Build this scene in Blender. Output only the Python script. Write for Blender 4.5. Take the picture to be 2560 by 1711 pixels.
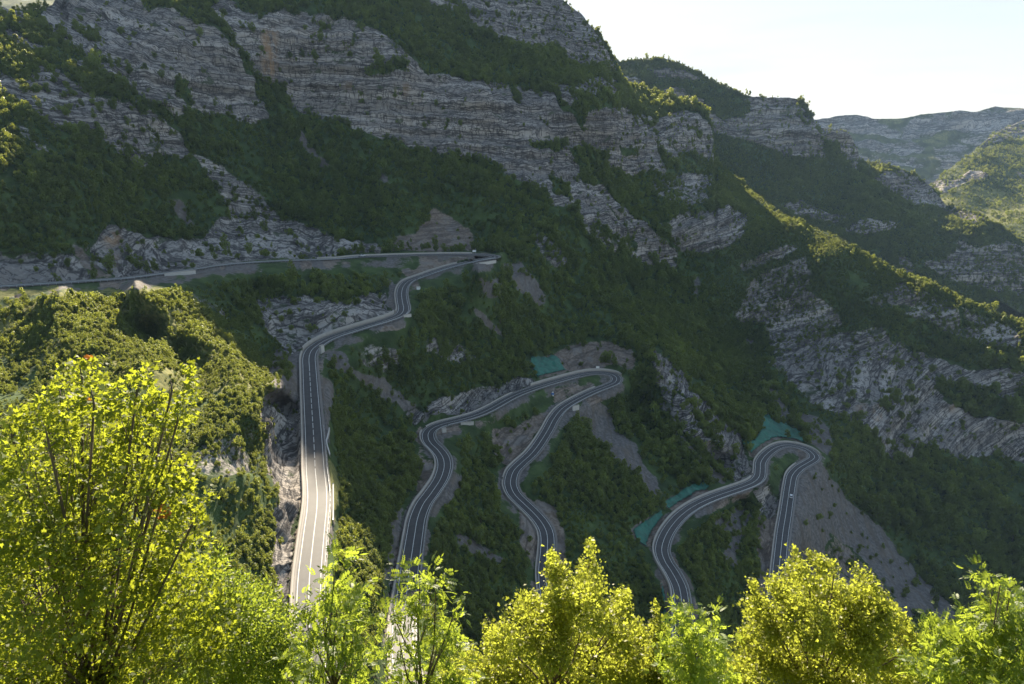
import bpy, math, random
import numpy as np
from mathutils import Vector, Matrix

R = math.radians
for o in list(bpy.data.objects):
    bpy.data.objects.remove(o)
SC = bpy.context.scene
COL = SC.collection
rng = np.random.default_rng(7)
random.seed(7)

# ------------------------------------------------------------------ camera
PITCH = R(17.0)
F = 1707.0                       # focal length in pixels of the 2560 wide photograph
CX, CY = 1280.0, 855.5
cam_d = bpy.data.cameras.new('camera')
cam_d.sensor_width = 36.0
cam_d.lens = 24.0
cam_d.clip_start = 0.1
cam_d.clip_end = 20000.0
cam = bpy.data.objects.new('camera', cam_d)
COL.objects.link(cam)
cam.rotation_euler = (R(90) - PITCH, 0, 0)
SC.camera = cam

# ------------------------------------------------------------------ sky, sun, exposure
SUN_AZ, SUN_EL = R(-6.0), R(26.0)       # azimuth from +Y towards +X
w = bpy.data.worlds.new('World')
SC.world = w
w.use_nodes = True
nt = w.node_tree
nt.nodes.clear()
sky = nt.nodes.new('ShaderNodeTexSky')
sky.sky_type = 'NISHITA'
sky.sun_disc = False
sky.sun_elevation = SUN_EL
sky.sun_rotation = SUN_AZ
sky.altitude = 500
sky.air_density = 1.0
sky.dust_density = 0.5
sky.ozone_density = 2.0
bg = nt.nodes.new('ShaderNodeBackground')
bg.inputs['Strength'].default_value = 0.083
wo = nt.nodes.new('ShaderNodeOutputWorld')
# thin cloud streaks low in the sky
tc = nt.nodes.new('ShaderNodeTexCoord')
mp = nt.nodes.new('ShaderNodeMapping')
mp.inputs['Scale'].default_value = (2.2, 2.2, 16.0)
cn = nt.nodes.new('ShaderNodeTexNoise')
cn.inputs['Scale'].default_value = 2.0
cn.inputs['Detail'].default_value = 6.0
cr = nt.nodes.new('ShaderNodeValToRGB')
cr.color_ramp.elements[0].position = 0.50
cr.color_ramp.elements[1].position = 0.75
cm = nt.nodes.new('ShaderNodeMixRGB')
cm.inputs['Color2'].default_value = (1.72, 1.82, 1.98, 1)
cf = nt.nodes.new('ShaderNodeMath'); cf.operation = 'MULTIPLY'
cf.inputs[1].default_value = 0.55
nt.links.new(tc.outputs['Generated'], mp.inputs['Vector'])
nt.links.new(mp.outputs['Vector'], cn.inputs['Vector'])
nt.links.new(cn.outputs['Fac'], cr.inputs['Fac'])
nt.links.new(cr.outputs['Color'], cf.inputs[0])
nt.links.new(cf.outputs[0], cm.inputs['Fac'])
dv = nt.nodes.new('ShaderNodeVectorMath'); dv.operation = 'DIVIDE'
ad = nt.nodes.new('ShaderNodeVectorMath'); ad.operation = 'MULTIPLY_ADD'
ad.inputs[1].default_value = (1 / 3.0,) * 3
ad.inputs[2].default_value = (1, 1, 1)
nt.links.new(sky.outputs['Color'], ad.inputs[0])
nt.links.new(sky.outputs['Color'], dv.inputs[0])
nt.links.new(ad.outputs[0], dv.inputs[1])
nt.links.new(dv.outputs[0], cm.inputs['Color1'])
nt.links.new(cm.outputs['Color'], bg.inputs['Color'])
nt.links.new(bg.outputs['Background'], wo.inputs['Surface'])

sun_d = bpy.data.lights.new('sun', 'SUN')
sun_d.energy = 3.0
sun_d.angle = R(0.5)
sun_d.color = (1.0, 0.86, 0.66)
sun = bpy.data.objects.new('sun', sun_d)
COL.objects.link(sun)
SUN_DIR = Vector((math.sin(SUN_AZ) * math.cos(SUN_EL), math.cos(SUN_AZ) * math.cos(SUN_EL), math.sin(SUN_EL)))
sun.rotation_euler = SUN_DIR.to_track_quat('Z', 'Y').to_euler()
SC.view_settings.view_transform = 'Standard'
SC.view_settings.look = 'None'
SC.view_settings.gamma = 1.0
SC.view_settings.exposure = 2.55
SC.render.engine = 'CYCLES'
SC.cycles.use_denoising = True
SC.cycles.max_bounces = 6
SC.cycles.diffuse_bounces = 3
SC.cycles.transmission_bounces = 4
SC.cycles.volume_bounces = 0

# ------------------------------------------------------------------ helpers
HAZE_DENSITY = 0.000034
cp, sp = math.cos(PITCH), math.sin(PITCH)

def ray(u, v):
    """direction through a pixel, scaled so that its forward (Y) component is 1"""
    u = np.asarray(u, float); v = np.asarray(v, float)
    a = (u - CX) / F; t = (v - CY) / F
    fy = cp - t * sp
    return np.stack([a / fy, np.ones_like(fy), (-t * cp - sp) / fy], -1)

def at_z(u, v, z):
    d = ray(u, v)
    return d * (np.asarray(z, float) / d[..., 2])[..., None]

def at_y(u, v, y):
    return ray(u, v) * np.asarray(y, float)[..., None]

def project(p):
    p = np.asarray(p, float)
    dep = p[..., 1] * cp - p[..., 2] * sp
    up = p[..., 1] * sp + p[..., 2] * cp
    return CX + F * p[..., 0] / dep, CY - F * up / dep

def _hash(ix, iy, iz, seed):
    h = (ix.astype(np.int64) * 374761393 + iy.astype(np.int64) * 668265263 + iz.astype(np.int64) * 2147483647 + seed * 1274126177) & 0xffffffff
    h = ((h ^ (h >> 13)) * 1274126177) & 0xffffffff
    h = (h ^ (h >> 16)) & 0xffff
    return h.astype(np.float32) / 65535.0

def vnoise(p, seed=0):
    """smooth value noise, -1..1"""
    p = np.asarray(p, np.float32)
    i = np.floor(p).astype(np.int64)
    f = p - i
    f = f * f * (3 - 2 * f)
    r = 0
    for dx in (0, 1):
        wx = f[..., 0] if dx else 1 - f[..., 0]
        for dy in (0, 1):
            wy = f[..., 1] if dy else 1 - f[..., 1]
            for dz in (0, 1):
                wz = f[..., 2] if dz else 1 - f[..., 2]
                r = r + wx * wy * wz * _hash(i[..., 0] + dx, i[..., 1] + dy, i[..., 2] + dz, seed)
    return r * 2 - 1

def fbm(p, octv=4, seed=0, gain=0.5):
    r = 0; a = 1.0; s = 0
    p = np.asarray(p, np.float32)
    for k in range(octv):
        r = r + a * vnoise(p * (2.03 ** k), seed + k * 17)
        s += a; a *= gain
    return r / s

def smooth(e0, e1, x):
    t = np.clip((x - e0) / (e1 - e0), 0, 1)
    return t * t * (3 - 2 * t)

def inpoly(u, v, poly):
    poly = np.asarray(poly, float)
    ins = np.zeros(u.shape, bool)
    n = len(poly)
    x0, y0 = poly.min(0); x1, y1 = poly.max(0)
    box = (u >= x0) & (u <= x1) & (v >= y0) & (v <= y1)
    uu, vv = u[box], v[box]
    r = np.zeros(uu.shape, bool)
    for i in range(n):
        ax, ay = poly[i]; bx, by = poly[(i + 1) % n]
        if ay == by:
            continue
        c = ((ay > vv) != (by > vv)) & (uu < (bx - ax) * (vv - ay) / (by - ay) + ax)
        r ^= c
    ins[box] = r
    return ins

def blur(a, k):
    for ax in (0, 1):
        pad = [(0, 0), (0, 0)]; pad[ax] = (k, k)
        b = np.cumsum(np.pad(a, pad, mode='edge'), axis=ax)
        n = 2 * k
        if ax == 0:
            a = (b[n:, :] - np.pad(b[:-n, :], ((1, 0), (0, 0)))[:-1, :])[:a.shape[0], :] / (n) if False else (b[n:, :] - np.vstack([np.zeros((1, b.shape[1])), b[:-n - 1, :]])) / (n + 1)
        else:
            a = (b[:, n:] - np.hstack([np.zeros((b.shape[0], 1)), b[:, :-n - 1]])) / (n + 1)
    return a

def smoothline(pts, step, closed=False):
    """Catmull-Rom through points (n,d), resampled at about `step`"""
    p = np.asarray(pts, float)
    q = np.vstack([2 * p[0] - p[1], p, 2 * p[-1] - p[-2]])
    out = []
    for i in range(1, len(q) - 2):
        a, b, c, d = q[i - 1], q[i], q[i + 1], q[i + 2]
        for t in np.linspace(0, 1, 12, endpoint=False):
            out.append(0.5 * ((2 * b) + (c - a) * t + (2 * a - 5 * b + 4 * c - d) * t * t + (3 * b - a - 3 * c + d) * t ** 3))
    out.append(q[-2])
    out = np.array(out)
    L = np.r_[0, np.cumsum(np.linalg.norm(np.diff(out[:, :3], axis=0), axis=1))]
    n = max(2, int(L[-1] / step))
    s = np.linspace(0, L[-1], n)
    return np.stack([np.interp(s, L, out[:, k]) for k in range(out.shape[1])], 1), s

def link_mesh(name, verts, faces, mat=None, parent=None, loc=None, shade=False):
    me = bpy.data.meshes.new(name)
    verts = np.asarray(verts, np.float32)
    if isinstance(faces, np.ndarray):
        nf, k = faces.shape
        me.vertices.add(len(verts)); me.vertices.foreach_set('co', verts.ravel())
        me.loops.add(nf * k); me.loops.foreach_set('vertex_index', faces.astype(np.int32).ravel())
        me.polygons.add(nf); me.polygons.foreach_set('loop_start', np.arange(0, nf * k, k, dtype=np.int32))
        me.update(calc_edges=True)
    else:
        me.from_pydata(verts.tolist(), [], faces)
    if shade:
        me.polygons.foreach_set('use_smooth', np.ones(len(me.polygons), bool))
    o = bpy.data.objects.new(name, me)
    COL.objects.link(o)
    if mat is not None:
        me.materials.append(mat)
    if parent is not None:
        o.parent = parent
    if loc is not None:
        o.location = loc
    return o

def tag(o, label=None, cat=None, group=None, kind=None):
    if label: o['label'] = label
    if cat: o['category'] = cat
    if group: o['group'] = group
    if kind: o['kind'] = kind
    return o

def empty(name, loc=(0, 0, 0), rz=0.0):
    o = bpy.data.objects.new(name, None)
    COL.objects.link(o)
    o.location = loc
    o.rotation_euler = (0, 0, rz)
    o.empty_display_size = 0.5
    return o

class MB:
    def __init__(self):
        self.v = []; self.f = []
    def add(self, vs, fs):
        b = len(self.v)
        self.v += [tuple(x) for x in vs]
        self.f += [tuple(i + b for i in f) for f in fs]
    def box(self, c, s, M=None):
        vs = [Vector((c[0] + dx * s[0] / 2, c[1] + dy * s[1] / 2, c[2] + dz * s[2] / 2)) for dx in (-1, 1) for dy in (-1, 1) for dz in (-1, 1)]
        if M is not None: vs = [M @ x for x in vs]
        self.add(vs, [(0, 1, 3, 2), (4, 6, 7, 5), (0, 4, 5, 1), (2, 3, 7, 6), (0, 2, 6, 4), (1, 5, 7, 3)])
    def tube(self, pts, rad, n=6):
        pts = [Vector(p) for p in pts]
        rings = []
        for i, p in enumerate(pts):
            d = (pts[min(i + 1, len(pts) - 1)] - pts[max(i - 1, 0)]).normalized()
            a = d.orthogonal().normalized(); b = d.cross(a)
            r = rad[i] if hasattr(rad, '__len__') else rad
            rings.append([p + (a * math.cos(k * 2 * math.pi / n) + b * math.sin(k * 2 * math.pi / n)) * r for k in range(n)])
        vs = [x for rg in rings for x in rg]
        fs = []
        for i in range(len(pts) - 1):
            for k in range(n):
                fs.append((i * n + k, i * n + (k + 1) % n, (i + 1) * n + (k + 1) % n, (i + 1) * n + k))
        fs.append(tuple(range(n - 1, -1, -1))); fs.append(tuple((len(pts) - 1) * n + k for k in range(n)))
        self.add(vs, fs)
    def build(self, name, mat=None, parent=None, shade=False):
        return link_mesh(name, self.v, self.f, mat, parent, shade=shade)

# ------------------------------------------------------------------ materials
def new_mat(name):
    m = bpy.data.materials.new(name); m.use_nodes = True
    m.node_tree.nodes.clear()
    return m, m.node_tree

class NT:
    def __init__(self, nt): self.nt = nt
    def n(self, typ, **kw):
        nd = self.nt.nodes.new(typ)
        ins = kw.pop('ins', {})
        for k, v in kw.items(): setattr(nd, k, v)
        for k, v in ins.items():
            if hasattr(v, 'is_output'): self.nt.links.new(v, nd.inputs[k])
            else: nd.inputs[k].default_value = v
        return nd
    def math(self, op, a, b=0.0, c=0.0, clamp=False):
        nd = self.n('ShaderNodeMath', operation=op, use_clamp=clamp, ins={0: a, 1: b, 2: c})
        return nd.outputs[0]
    def mix(self, f, a, b, typ='MIX'):
        return self.n('ShaderNodeMixRGB', blend_type=typ, ins={'Fac': f, 'Color1': a, 'Color2': b}).outputs[0]
    def noise(self, vec, scale, detail=4.0, rough=0.55):
        return self.n('ShaderNodeTexNoise', ins={'Vector': vec, 'Scale': scale, 'Detail': detail, 'Roughness': rough}).outputs['Fac']
    def sstep(self, x, a, b):
        nd = self.n('ShaderNodeMapRange', interpolation_type='SMOOTHSTEP', ins={'Value': x, 'From Min': a, 'From Max': b})
        return nd.outputs['Result']
    def out(self, sh):
        o = self.n('ShaderNodeOutputMaterial')
        self.nt.links.new(sh, o.inputs['Surface'])

def simple(name, col, rough=0.8, var=0.12, scale=0.6, metal=0.0):
    m, t = new_mat(name); g = NT(t)
    pos = g.n('ShaderNodeNewGeometry').outputs['Position']
    nz = g.noise(pos, scale, 5)
    c = g.mix(nz, [x * (1 - var) for x in col] + [1], [min(1, x * (1 + var)) for x in col] + [1])
    b = g.n('ShaderNodeBsdfPrincipled', ins={'Base Color': c, 'Roughness': rough, 'Metallic': metal})
    g.out(b.outputs[0])
    return m

def terrain_mat(name, veg=(0.044, 0.074, 0.026), far=1.0):
    m, t = new_mat(name); g = NT(t)
    pos = g.n('ShaderNodeNewGeometry').outputs['Position']
    at = g.n('ShaderNodeAttribute', attribute_name='mask')
    sx = g.n('ShaderNodeSeparateColor', ins={'Color': at.outputs['Color']})
    rock, scree, earth = sx.outputs[0], sx.outputs[1], sx.outputs[2]
    grass = at.outputs['Alpha']
    st = g.n('ShaderNodeAttribute', attribute_name='strata').outputs['Fac']
    stain = g.n('ShaderNodeAttribute', attribute_name='stain').outputs['Fac']
    px = g.n('ShaderNodeSeparateXYZ', ins={0: pos})
    k = 1.0 / far
    # bedding: stretched along the layers
    bed = g.n('ShaderNodeCombineXYZ', ins={0: g.math('MULTIPLY', px.outputs[0], 0.010 * k), 1: g.math('MULTIPLY', px.outputs[1], 0.010 * k), 2: g.math('MULTIPLY', st, 0.19 * k)}).outputs[0]
    bed2 = g.n('ShaderNodeCombineXYZ', ins={0: g.math('MULTIPLY', px.outputs[0], 0.022 * k), 1: g.math('MULTIPLY', px.outputs[1], 0.022 * k), 2: g.math('MULTIPLY', st, 0.34 * k)}).outputs[0]
    joint = g.n('ShaderNodeCombineXYZ', ins={0: g.math('MULTIPLY', px.outputs[0], 0.17 * k), 1: g.math('MULTIPLY', px.outputs[1], 0.17 * k), 2: g.math('MULTIPLY', st, 0.045 * k)}).outputs[0]
    nb = g.noise(bed, 1.0, 5, 0.6)
    nb2 = g.noise(bed2, 1.0, 4, 0.6)
    nj = g.noise(joint, 1.0, 4, 0.6)
    nf = g.noise(pos, 0.55 * k, 6, 0.65)
    nl = g.noise(pos, 0.018 * k, 4, 0.55)
    nm = g.noise(pos, 0.09 * k, 5, 0.6)
    vst = g.n('ShaderNodeCombineXYZ', ins={0: g.math('MULTIPLY', px.outputs[0], 0.13 * k), 1: g.math('MULTIPLY', px.outputs[1], 0.13 * k), 2: g.math('MULTIPLY', px.outputs[2], 0.016 * k)}).outputs[0]
    ns = g.noise(vst, 1.0, 5, 0.6)
    def crack(n, wdt): return g.sstep(g.math('ABSOLUTE', g.math('SUBTRACT', n, 0.5)), wdt, wdt * 0.15)
    c = g.mix(g.sstep(nb, 0.36, 0.64), (0.215, 0.198, 0.182, 1), (0.405, 0.374, 0.338, 1))
    c = g.mix(g.math('MULTIPLY', g.sstep(nf, 0.45, 0.74), 0.40), c, (0.46, 0.437, 0.41, 1))
    c = g.mix(g.math('MULTIPLY', g.sstep(ns, 0.52, 0.66), 0.5), c, (0.17, 0.163, 0.168, 1))
    c = g.mix(g.math('MULTIPLY', g.sstep(nl, 0.52, 0.72), 0.35), c, (0.25, 0.195, 0.145, 1))
    c = g.mix(g.math('MULTIPLY', crack(nb2, 0.040), 0.75), c, (0.035, 0.033, 0.034, 1))
    c = g.mix(g.math('MULTIPLY', crack(nb, 0.030), 0.8), c, (0.035, 0.033, 0.034, 1))
    c = g.mix(g.math('MULTIPLY', crack(nj, 0.035), 0.75), c, (0.045, 0.042, 0.044, 1))
    c = g.mix(g.math('MULTIPLY', g.sstep(g.math('ADD', nm, g.math('MULTIPLY', g.math('SUBTRACT', nb2, 0.5), 0.6)), 0.63, 0.69), 0.75), c, (0.040, 0.062, 0.024, 1))
    c = g.mix(g.math('MULTIPLY', stain, g.sstep(ns, 0.40, 0.58)), c, g.mix(nj, (0.20, 0.12, 0.06, 1), (0.46, 0.30, 0.17, 1)))
    rockc = c
    fall = g.n('ShaderNodeCombineXYZ', ins={0: g.math('MULTIPLY', px.outputs[0], 0.30 * k), 1: g.math('MULTIPLY', px.outputs[1], 0.03 * k), 2: g.math('MULTIPLY', px.outputs[2], 0.03 * k)}).outputs[0]
    nw = g.noise(fall, 1.0, 5, 0.65)
    screec = g.mix(g.sstep(nf, 0.3, 0.7), (0.085, 0.08, 0.078, 1), (0.185, 0.172, 0.162, 1))
    screec = g.mix(g.math('MULTIPLY', g.sstep(nw, 0.48, 0.62), 0.65), screec, (0.105, 0.088, 0.072, 1))
    screec = g.mix(g.math('MULTIPLY', g.sstep(nm, 0.5, 0.7), 0.5), screec, (0.17, 0.14, 0.11, 1))
    earthc = g.mix(g.sstep(nf, 0.3, 0.7), (0.13, 0.10, 0.078, 1), (0.26, 0.215, 0.175, 1))
    earthc = g.mix(g.math('MULTIPLY', g.sstep(nm, 0.5, 0.65), 0.6), earthc, (0.20, 0.19, 0.182, 1))
    earthc = g.mix(g.math('MULTIPLY', crack(nb2, 0.06), 0.6), earthc, (0.06, 0.05, 0.045, 1))
    grassc = g.mix(g.sstep(nf, 0.3, 0.7), (0.085, 0.10, 0.03, 1), (0.21, 0.20, 0.07, 1))
    vegc = g.mix(g.sstep(nm, 0.35, 0.65), [x * 0.7 for x in veg] + [1], [veg[0] * 1.5, veg[1] * 1.35, veg[2] * 1.2, 1])
    vegc = g.mix(g.math('MULTIPLY', g.sstep(nf, 0.55, 0.75), 0.35), vegc, (0.11, 0.10, 0.06, 1))
    edge = g.math('ADD', g.math('MULTIPLY', g.math('SUBTRACT', nm, 0.5), 1.1), g.math('MULTIPLY', g.math('SUBTRACT', nf, 0.5), 0.7))
    def pick(mk): return g.sstep(g.math('ADD', mk, edge), 0.40, 0.60)
    c = g.mix(pick(grass), vegc, grassc)
    c = g.mix(pick(rock), c, rockc)
    c = g.mix(pick(scree), c, screec)
    c = g.mix(pick(earth), c, earthc)
    hgt = g.math('ADD', g.math('MULTIPLY', nf, 0.8), g.math('ADD', g.math('MULTIPLY', nb2, 1.2), g.math('MULTIPLY', nj, 1.2)))
    hgt = g.math('MULTIPLY', hgt, g.math('ADD', g.math('MULTIPLY', rock, 0.9), 0.25))
    bp = g.n('ShaderNodeBump', ins={'Strength': 0.9, 'Distance': 1.6 * far, 'Height': hgt})
    b = g.n('ShaderNodeBsdfPrincipled', ins={'Base Color': c, 'Roughness': 0.95, 'Normal': bp.outputs[0]})
    b.inputs['Specular IOR Level'].default_value = 0.15
    g.out(b.outputs[0])
    return m

def leaf_mat(name, dark, light, trans, tfac=0.45, attr=None, gloss=0.35):
    # plants on the slopes vary from one to the next, near trees from leaf to leaf
    """leaf with light shining through; colour varies per plant and per leaf"""
    m, t = new_mat(name); g = NT(t)
    oi = g.n('ShaderNodeObjectInfo').outputs['Random']
    at = g.n('ShaderNodeAttribute', attribute_name='tint')
    tn = at.outputs['Fac']
    pos = g.n('ShaderNodeNewGeometry').outputs['Position']
    pv_ = g.math('MULTIPLY', g.math('SUBTRACT', g.noise(pos, 0.03, 3), 0.5), 1.3)
    f = g.math('ADD', g.math('ADD', g.math('MULTIPLY', oi, 0.6), g.math('MULTIPLY', tn, 0.4)), pv_, clamp=True)
    c = g.mix(f, dark + (1,), light + (1,))
    tcx = g.mix(f, tuple(x * 0.75 for x in trans) + (1,), trans + (1,))
    if attr:
        rd = g.n('ShaderNodeAttribute', attribute_name='autumn').outputs['Fac']
        c = g.mix(rd, c, (0.30, 0.09, 0.02, 1)); tcx = g.mix(rd, tcx, (0.55, 0.13, 0.02, 1))
    d = g.n('ShaderNodeBsdfPrincipled', ins={'Base Color': c, 'Roughness': gloss + 0.15})
    d.inputs['Specular IOR Level'].default_value = gloss
    tr = g.n('ShaderNodeBsdfTranslucent', ins={'Color': tcx})
    mx = g.n('ShaderNodeMixShader', ins={0: tfac})
    t.links.new(d.outputs[0], mx.inputs[1]); t.links.new(tr.outputs[0], mx.inputs[2])
    g.out(mx.outputs[0])
    return m

M_terrain = terrain_mat('hillside_surface')
M_far = terrain_mat('far_hillside_surface', veg=(0.065, 0.085, 0.03), far=4.0)
M_mid = terrain_mat('mid_hillside_surface', far=2.0)
M_scrub = leaf_mat('scrub_leaf', (0.028, 0.058, 0.020), (0.130, 0.185, 0.045), (0.42, 0.46, 0.06), 0.40)
M_bark = simple('bark', (0.11, 0.085, 0.065), 0.9, 0.3, 8.0)
M_concrete = simple('concrete', (0.36, 0.33, 0.29), 0.85, 0.22, 0.35)
M_paleconc = simple('pale_concrete', (0.52, 0.50, 0.47), 0.85, 0.15, 0.5)
M_steel = simple('galvanised_steel', (0.42, 0.44, 0.45), 0.5, 0.1, 1.0, 0.4)
M_white = simple('white_paint', (0.78, 0.78, 0.76), 0.6, 0.06, 0.8)
M_line = simple('road_paint', (0.62, 0.62, 0.60), 0.7, 0.25, 0.7)

def asphalt_mat():
    m, t = new_mat('asphalt'); g = NT(t)
    pos = g.n('ShaderNodeNewGeometry').outputs['Position']
    ac = g.n('ShaderNodeAttribute', attribute_name='across').outputs['Fac']
    nz = g.noise(pos, 0.35, 6, 0.6); nf = g.noise(pos, 6.0, 3)
    c = g.mix(g.sstep(nz, 0.3, 0.7), (0.034, 0.036, 0.041, 1), (0.056, 0.057, 0.060, 1))
    c = g.mix(g.math('MULTIPLY', nf, 0.3), c, (0.085, 0.083, 0.08, 1))
    # tyre tracks: two polished bands in each lane
    tk = g.math('ABSOLUTE', g.math('SUBTRACT', g.math('ABSOLUTE', g.math('SUBTRACT', g.math('ABSOLUTE', ac), 1.45)), 0.75))
    c = g.mix(g.math('MULTIPLY', g.sstep(tk, 0.45, 0.0), 0.4), c, (0.040, 0.040, 0.042, 1))
    # gravelly shoulder outside the edge lines
    sh = g.sstep(g.math('ADD', g.math('ABSOLUTE', ac), g.math('MULTIPLY', nz, 0.5)), 3.5, 3.9)
    c = g.mix(sh, c, g.mix(nf, (0.13, 0.12, 0.11, 1), (0.22, 0.20, 0.18, 1)))
    b = g.n('ShaderNodeBsdfPrincipled', ins={'Base Color': c, 'Roughness': 0.62})
    b.inputs['Specular IOR Level'].default_value = 0.30
    g.out(b.outputs[0])
    return m
M_asphalt = asphalt_mat()

# ------------------------------------------------------------------ the road (pixel of the centre line, height)
ROADS = []
ROADS.append(dict(pts=[(-420, 748), (-160, 727), (0, 716), (153, 706.5), (307, 696), (384, 687), (460, 677), (537, 665), (620, 657), (700, 652.5), (828, 648), (892, 643.5), (968, 640), (1058, 637.5), (1130, 636.3), (1185, 636.5), (1222, 638), (1238, 641), (1232, 644.5), (1209, 648.5), (1160, 658.5), (1109, 672), (1058, 689.5),
    (1025, 702), (1009.5, 715), (1004, 733), (1005.6, 753), (1009, 771), (1004, 783), (986, 794), (956, 804.6), (917, 816), (879, 827.6), (840.7, 840), (810, 853), (787, 868.5), (776.7, 881), (772.4, 896.7), (773.4, 919.7), (775.5, 958), (778, 1000), (783, 1076.7), (786, 1133), (788, 1174), (790.8, 1204.6), (793, 1238),
    (791.6, 1276), (786.5, 1319), (779.5, 1383), (774, 1440), (772, 1500), (773, 1560), (777, 1640), (786, 1720), (800, 1800)],
    z=[(0, -60), (1, -63), (2, -65), (6, -72), (11, -85), (17, -88), (23, -95), (28, -98), (36, -104), (54, -114)]))
ROADS.append(dict(pts=[(1040, 1800), (1020, 1720), (1009, 1645), (1006.6, 1594), (1009, 1543), (1017, 1479), (1024.6, 1417.6), (1031, 1375), (1037, 1335), (1044, 1296.7), (1058, 1261), (1078.5, 1232.7), (1099, 1202), (1108, 1179), (1110.5, 1161), (1106.6, 1143), (1093.9, 1125), (1078.5, 1110), (1071, 1097), (1071.5, 1082), (1083.6, 1070), (1109, 1060), (1147.6, 1050.5), (1190, 1038), (1224, 1023),
    (1276.7, 994), (1315, 978), (1353.5, 965), (1392, 953.5), (1430, 943), (1455.8, 936.8), (1481, 933), (1507, 933), (1530, 936.8), (1541.4, 945.8), (1537.6, 956), (1517, 966), (1486.4, 977.7), (1455.8, 991.8), (1425, 1008.4), (1402, 1025), (1384, 1048), (1369, 1076), (1348, 1109.5), (1328, 1135), (1302, 1159), (1284, 1178), (1276.5, 1200), (1278, 1218), (1288, 1238), (1310, 1260), (1333, 1282), (1353, 1305), (1365, 1327),
    (1369, 1351), (1367.5, 1384), (1364, 1425), (1366, 1460), (1374, 1510), (1388, 1570), (1402, 1640)],
    z=[(0, -133), (9, -143), (19, -148), (34, -160), (47, -167), (55, -174), (60, -180)]))
ROADS.append(dict(pts=[(1712, 1650), (1708, 1590), (1706, 1532), (1704, 1502), (1697.4, 1466), (1681, 1433), (1663, 1404.6), (1654.5, 1379), (1658, 1355), (1670.6, 1328), (1691, 1301), (1714, 1280), (1742, 1262), (1776.7, 1246), (1815, 1232), (1853.5, 1219), (1884, 1206), (1898, 1192), (1900.8, 1174), (1902, 1157), (1912, 1140.7), (1930, 1125), (1948, 1116), (1968.5, 1112.5), (1994, 1116), (2019.7, 1125), (2035, 1138), (2034, 1148), (2017, 1158.6),
    (1996.7, 1171), (1981, 1189), (1975, 1215), (1969.8, 1250.6), (1964.7, 1286), (1958, 1327), (1953, 1371), (1949, 1410), (1945, 1450), (1940, 1500), (1933, 1560), (1925, 1640)],
    z=[(0, -188), (7, -191), (18, -198), (26, -203), (40, -219)]))
HALF = 2.9
for r in ROADS:
    p = np.array(r['pts'], float)
    zi = np.array(r['z'], float)
    # heights follow travelled distance between the given heights
    z0 = np.interp(np.arange(len(p)), zi[:, 0], zi[:, 1])
    for _ in range(3):
        q = at_z(p[:, 0], p[:, 1], z0)
        L = np.r_[0, np.cumsum(np.linalg.norm(np.diff(q, axis=0), axis=1))]
        z0 = np.interp(L, L[zi[:, 0].astype(int)], zi[:, 1])
    q = at_z(p[:, 0], p[:, 1], z0)
    line, s = smoothline(q, 1.5)
    line[:, 2] = np.convolve(np.pad(line[:, 2], 10, mode='edge'), np.ones(21) / 21, 'valid')
    tg = np.gradient(line[:, :2], axis=0)
    tg /= np.linalg.norm(tg, axis=1)[:, None] + 1e-9
    r['line'] = line; r['s'] = s
    r['nrm'] = np.stack([tg[:, 1], -tg[:, 0]], 1)      # to the right of travel

def offs(r, d, dz=0.0, i0=0, i1=None):
    l = r['line'][i0:i1].copy(); n = r['nrm'][i0:i1]
    l[:, :2] += n * np.asarray(d).reshape(-1, 1) if np.ndim(d) else n * d
    l[:, 2] += dz
    return l

# ------------------------------------------------------------------ terrain sheets
def rbf_fit(pts, c, lam=1e-4):
    P = np.asarray(pts, float)
    X = P[:, :2] / 500.0; y = np.log(P[:, 2])
    n = len(X)
    d = np.sqrt(((X[:, None] - X[None]) ** 2).sum(-1) + c * c)
    A = np.zeros((n + 3, n + 3))
    A[:n, :n] = -d - lam * np.eye(n)
    A[:n, n] = 1; A[:n, n + 1:] = X; A[n, :n] = 1; A[n + 1:, :n] = X.T
    w_ = np.linalg.solve(A, np.r_[y, 0, 0, 0])
    def f(u, v):
        Q = np.stack([u, v], -1).reshape(-1, 2) / 500.0
        o = np.empty(len(Q))
        for i in range(0, len(Q), 20000):
            q = Q[i:i + 20000]
            dd = np.sqrt(((q[:, None] - X[None]) ** 2).sum(-1) + c * c)
            o[i:i + 20000] = -dd @ w_[:n] + w_[n] + q @ w_[n + 1:]
        return np.exp(o).reshape(np.shape(u))
    return f

def upsample(a, shape):
    yi = np.linspace(0, a.shape[0] - 1, shape[0]); xi = np.linspace(0, a.shape[1] - 1, shape[1])
    y0 = np.minimum(yi.astype(int), a.shape[0] - 2); x0 = np.minimum(xi.astype(int), a.shape[1] - 2)
    fy = (yi - y0)[:, None]; fx = (xi - x0)[None]
    return (a[y0][:, x0] * (1 - fy) * (1 - fx) + a[y0 + 1][:, x0] * fy * (1 - fx) + a[y0][:, x0 + 1] * (1 - fy) * fx + a[y0 + 1][:, x0 + 1] * fy * fx)

# depth (metres forward) of points of the near mountain and the slopes below it
CTRL = []
def add(s):
    for tok in s.split():
        u, v, y = tok.split(','); CTRL.append((float(u), float(v), float(y)))
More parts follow.
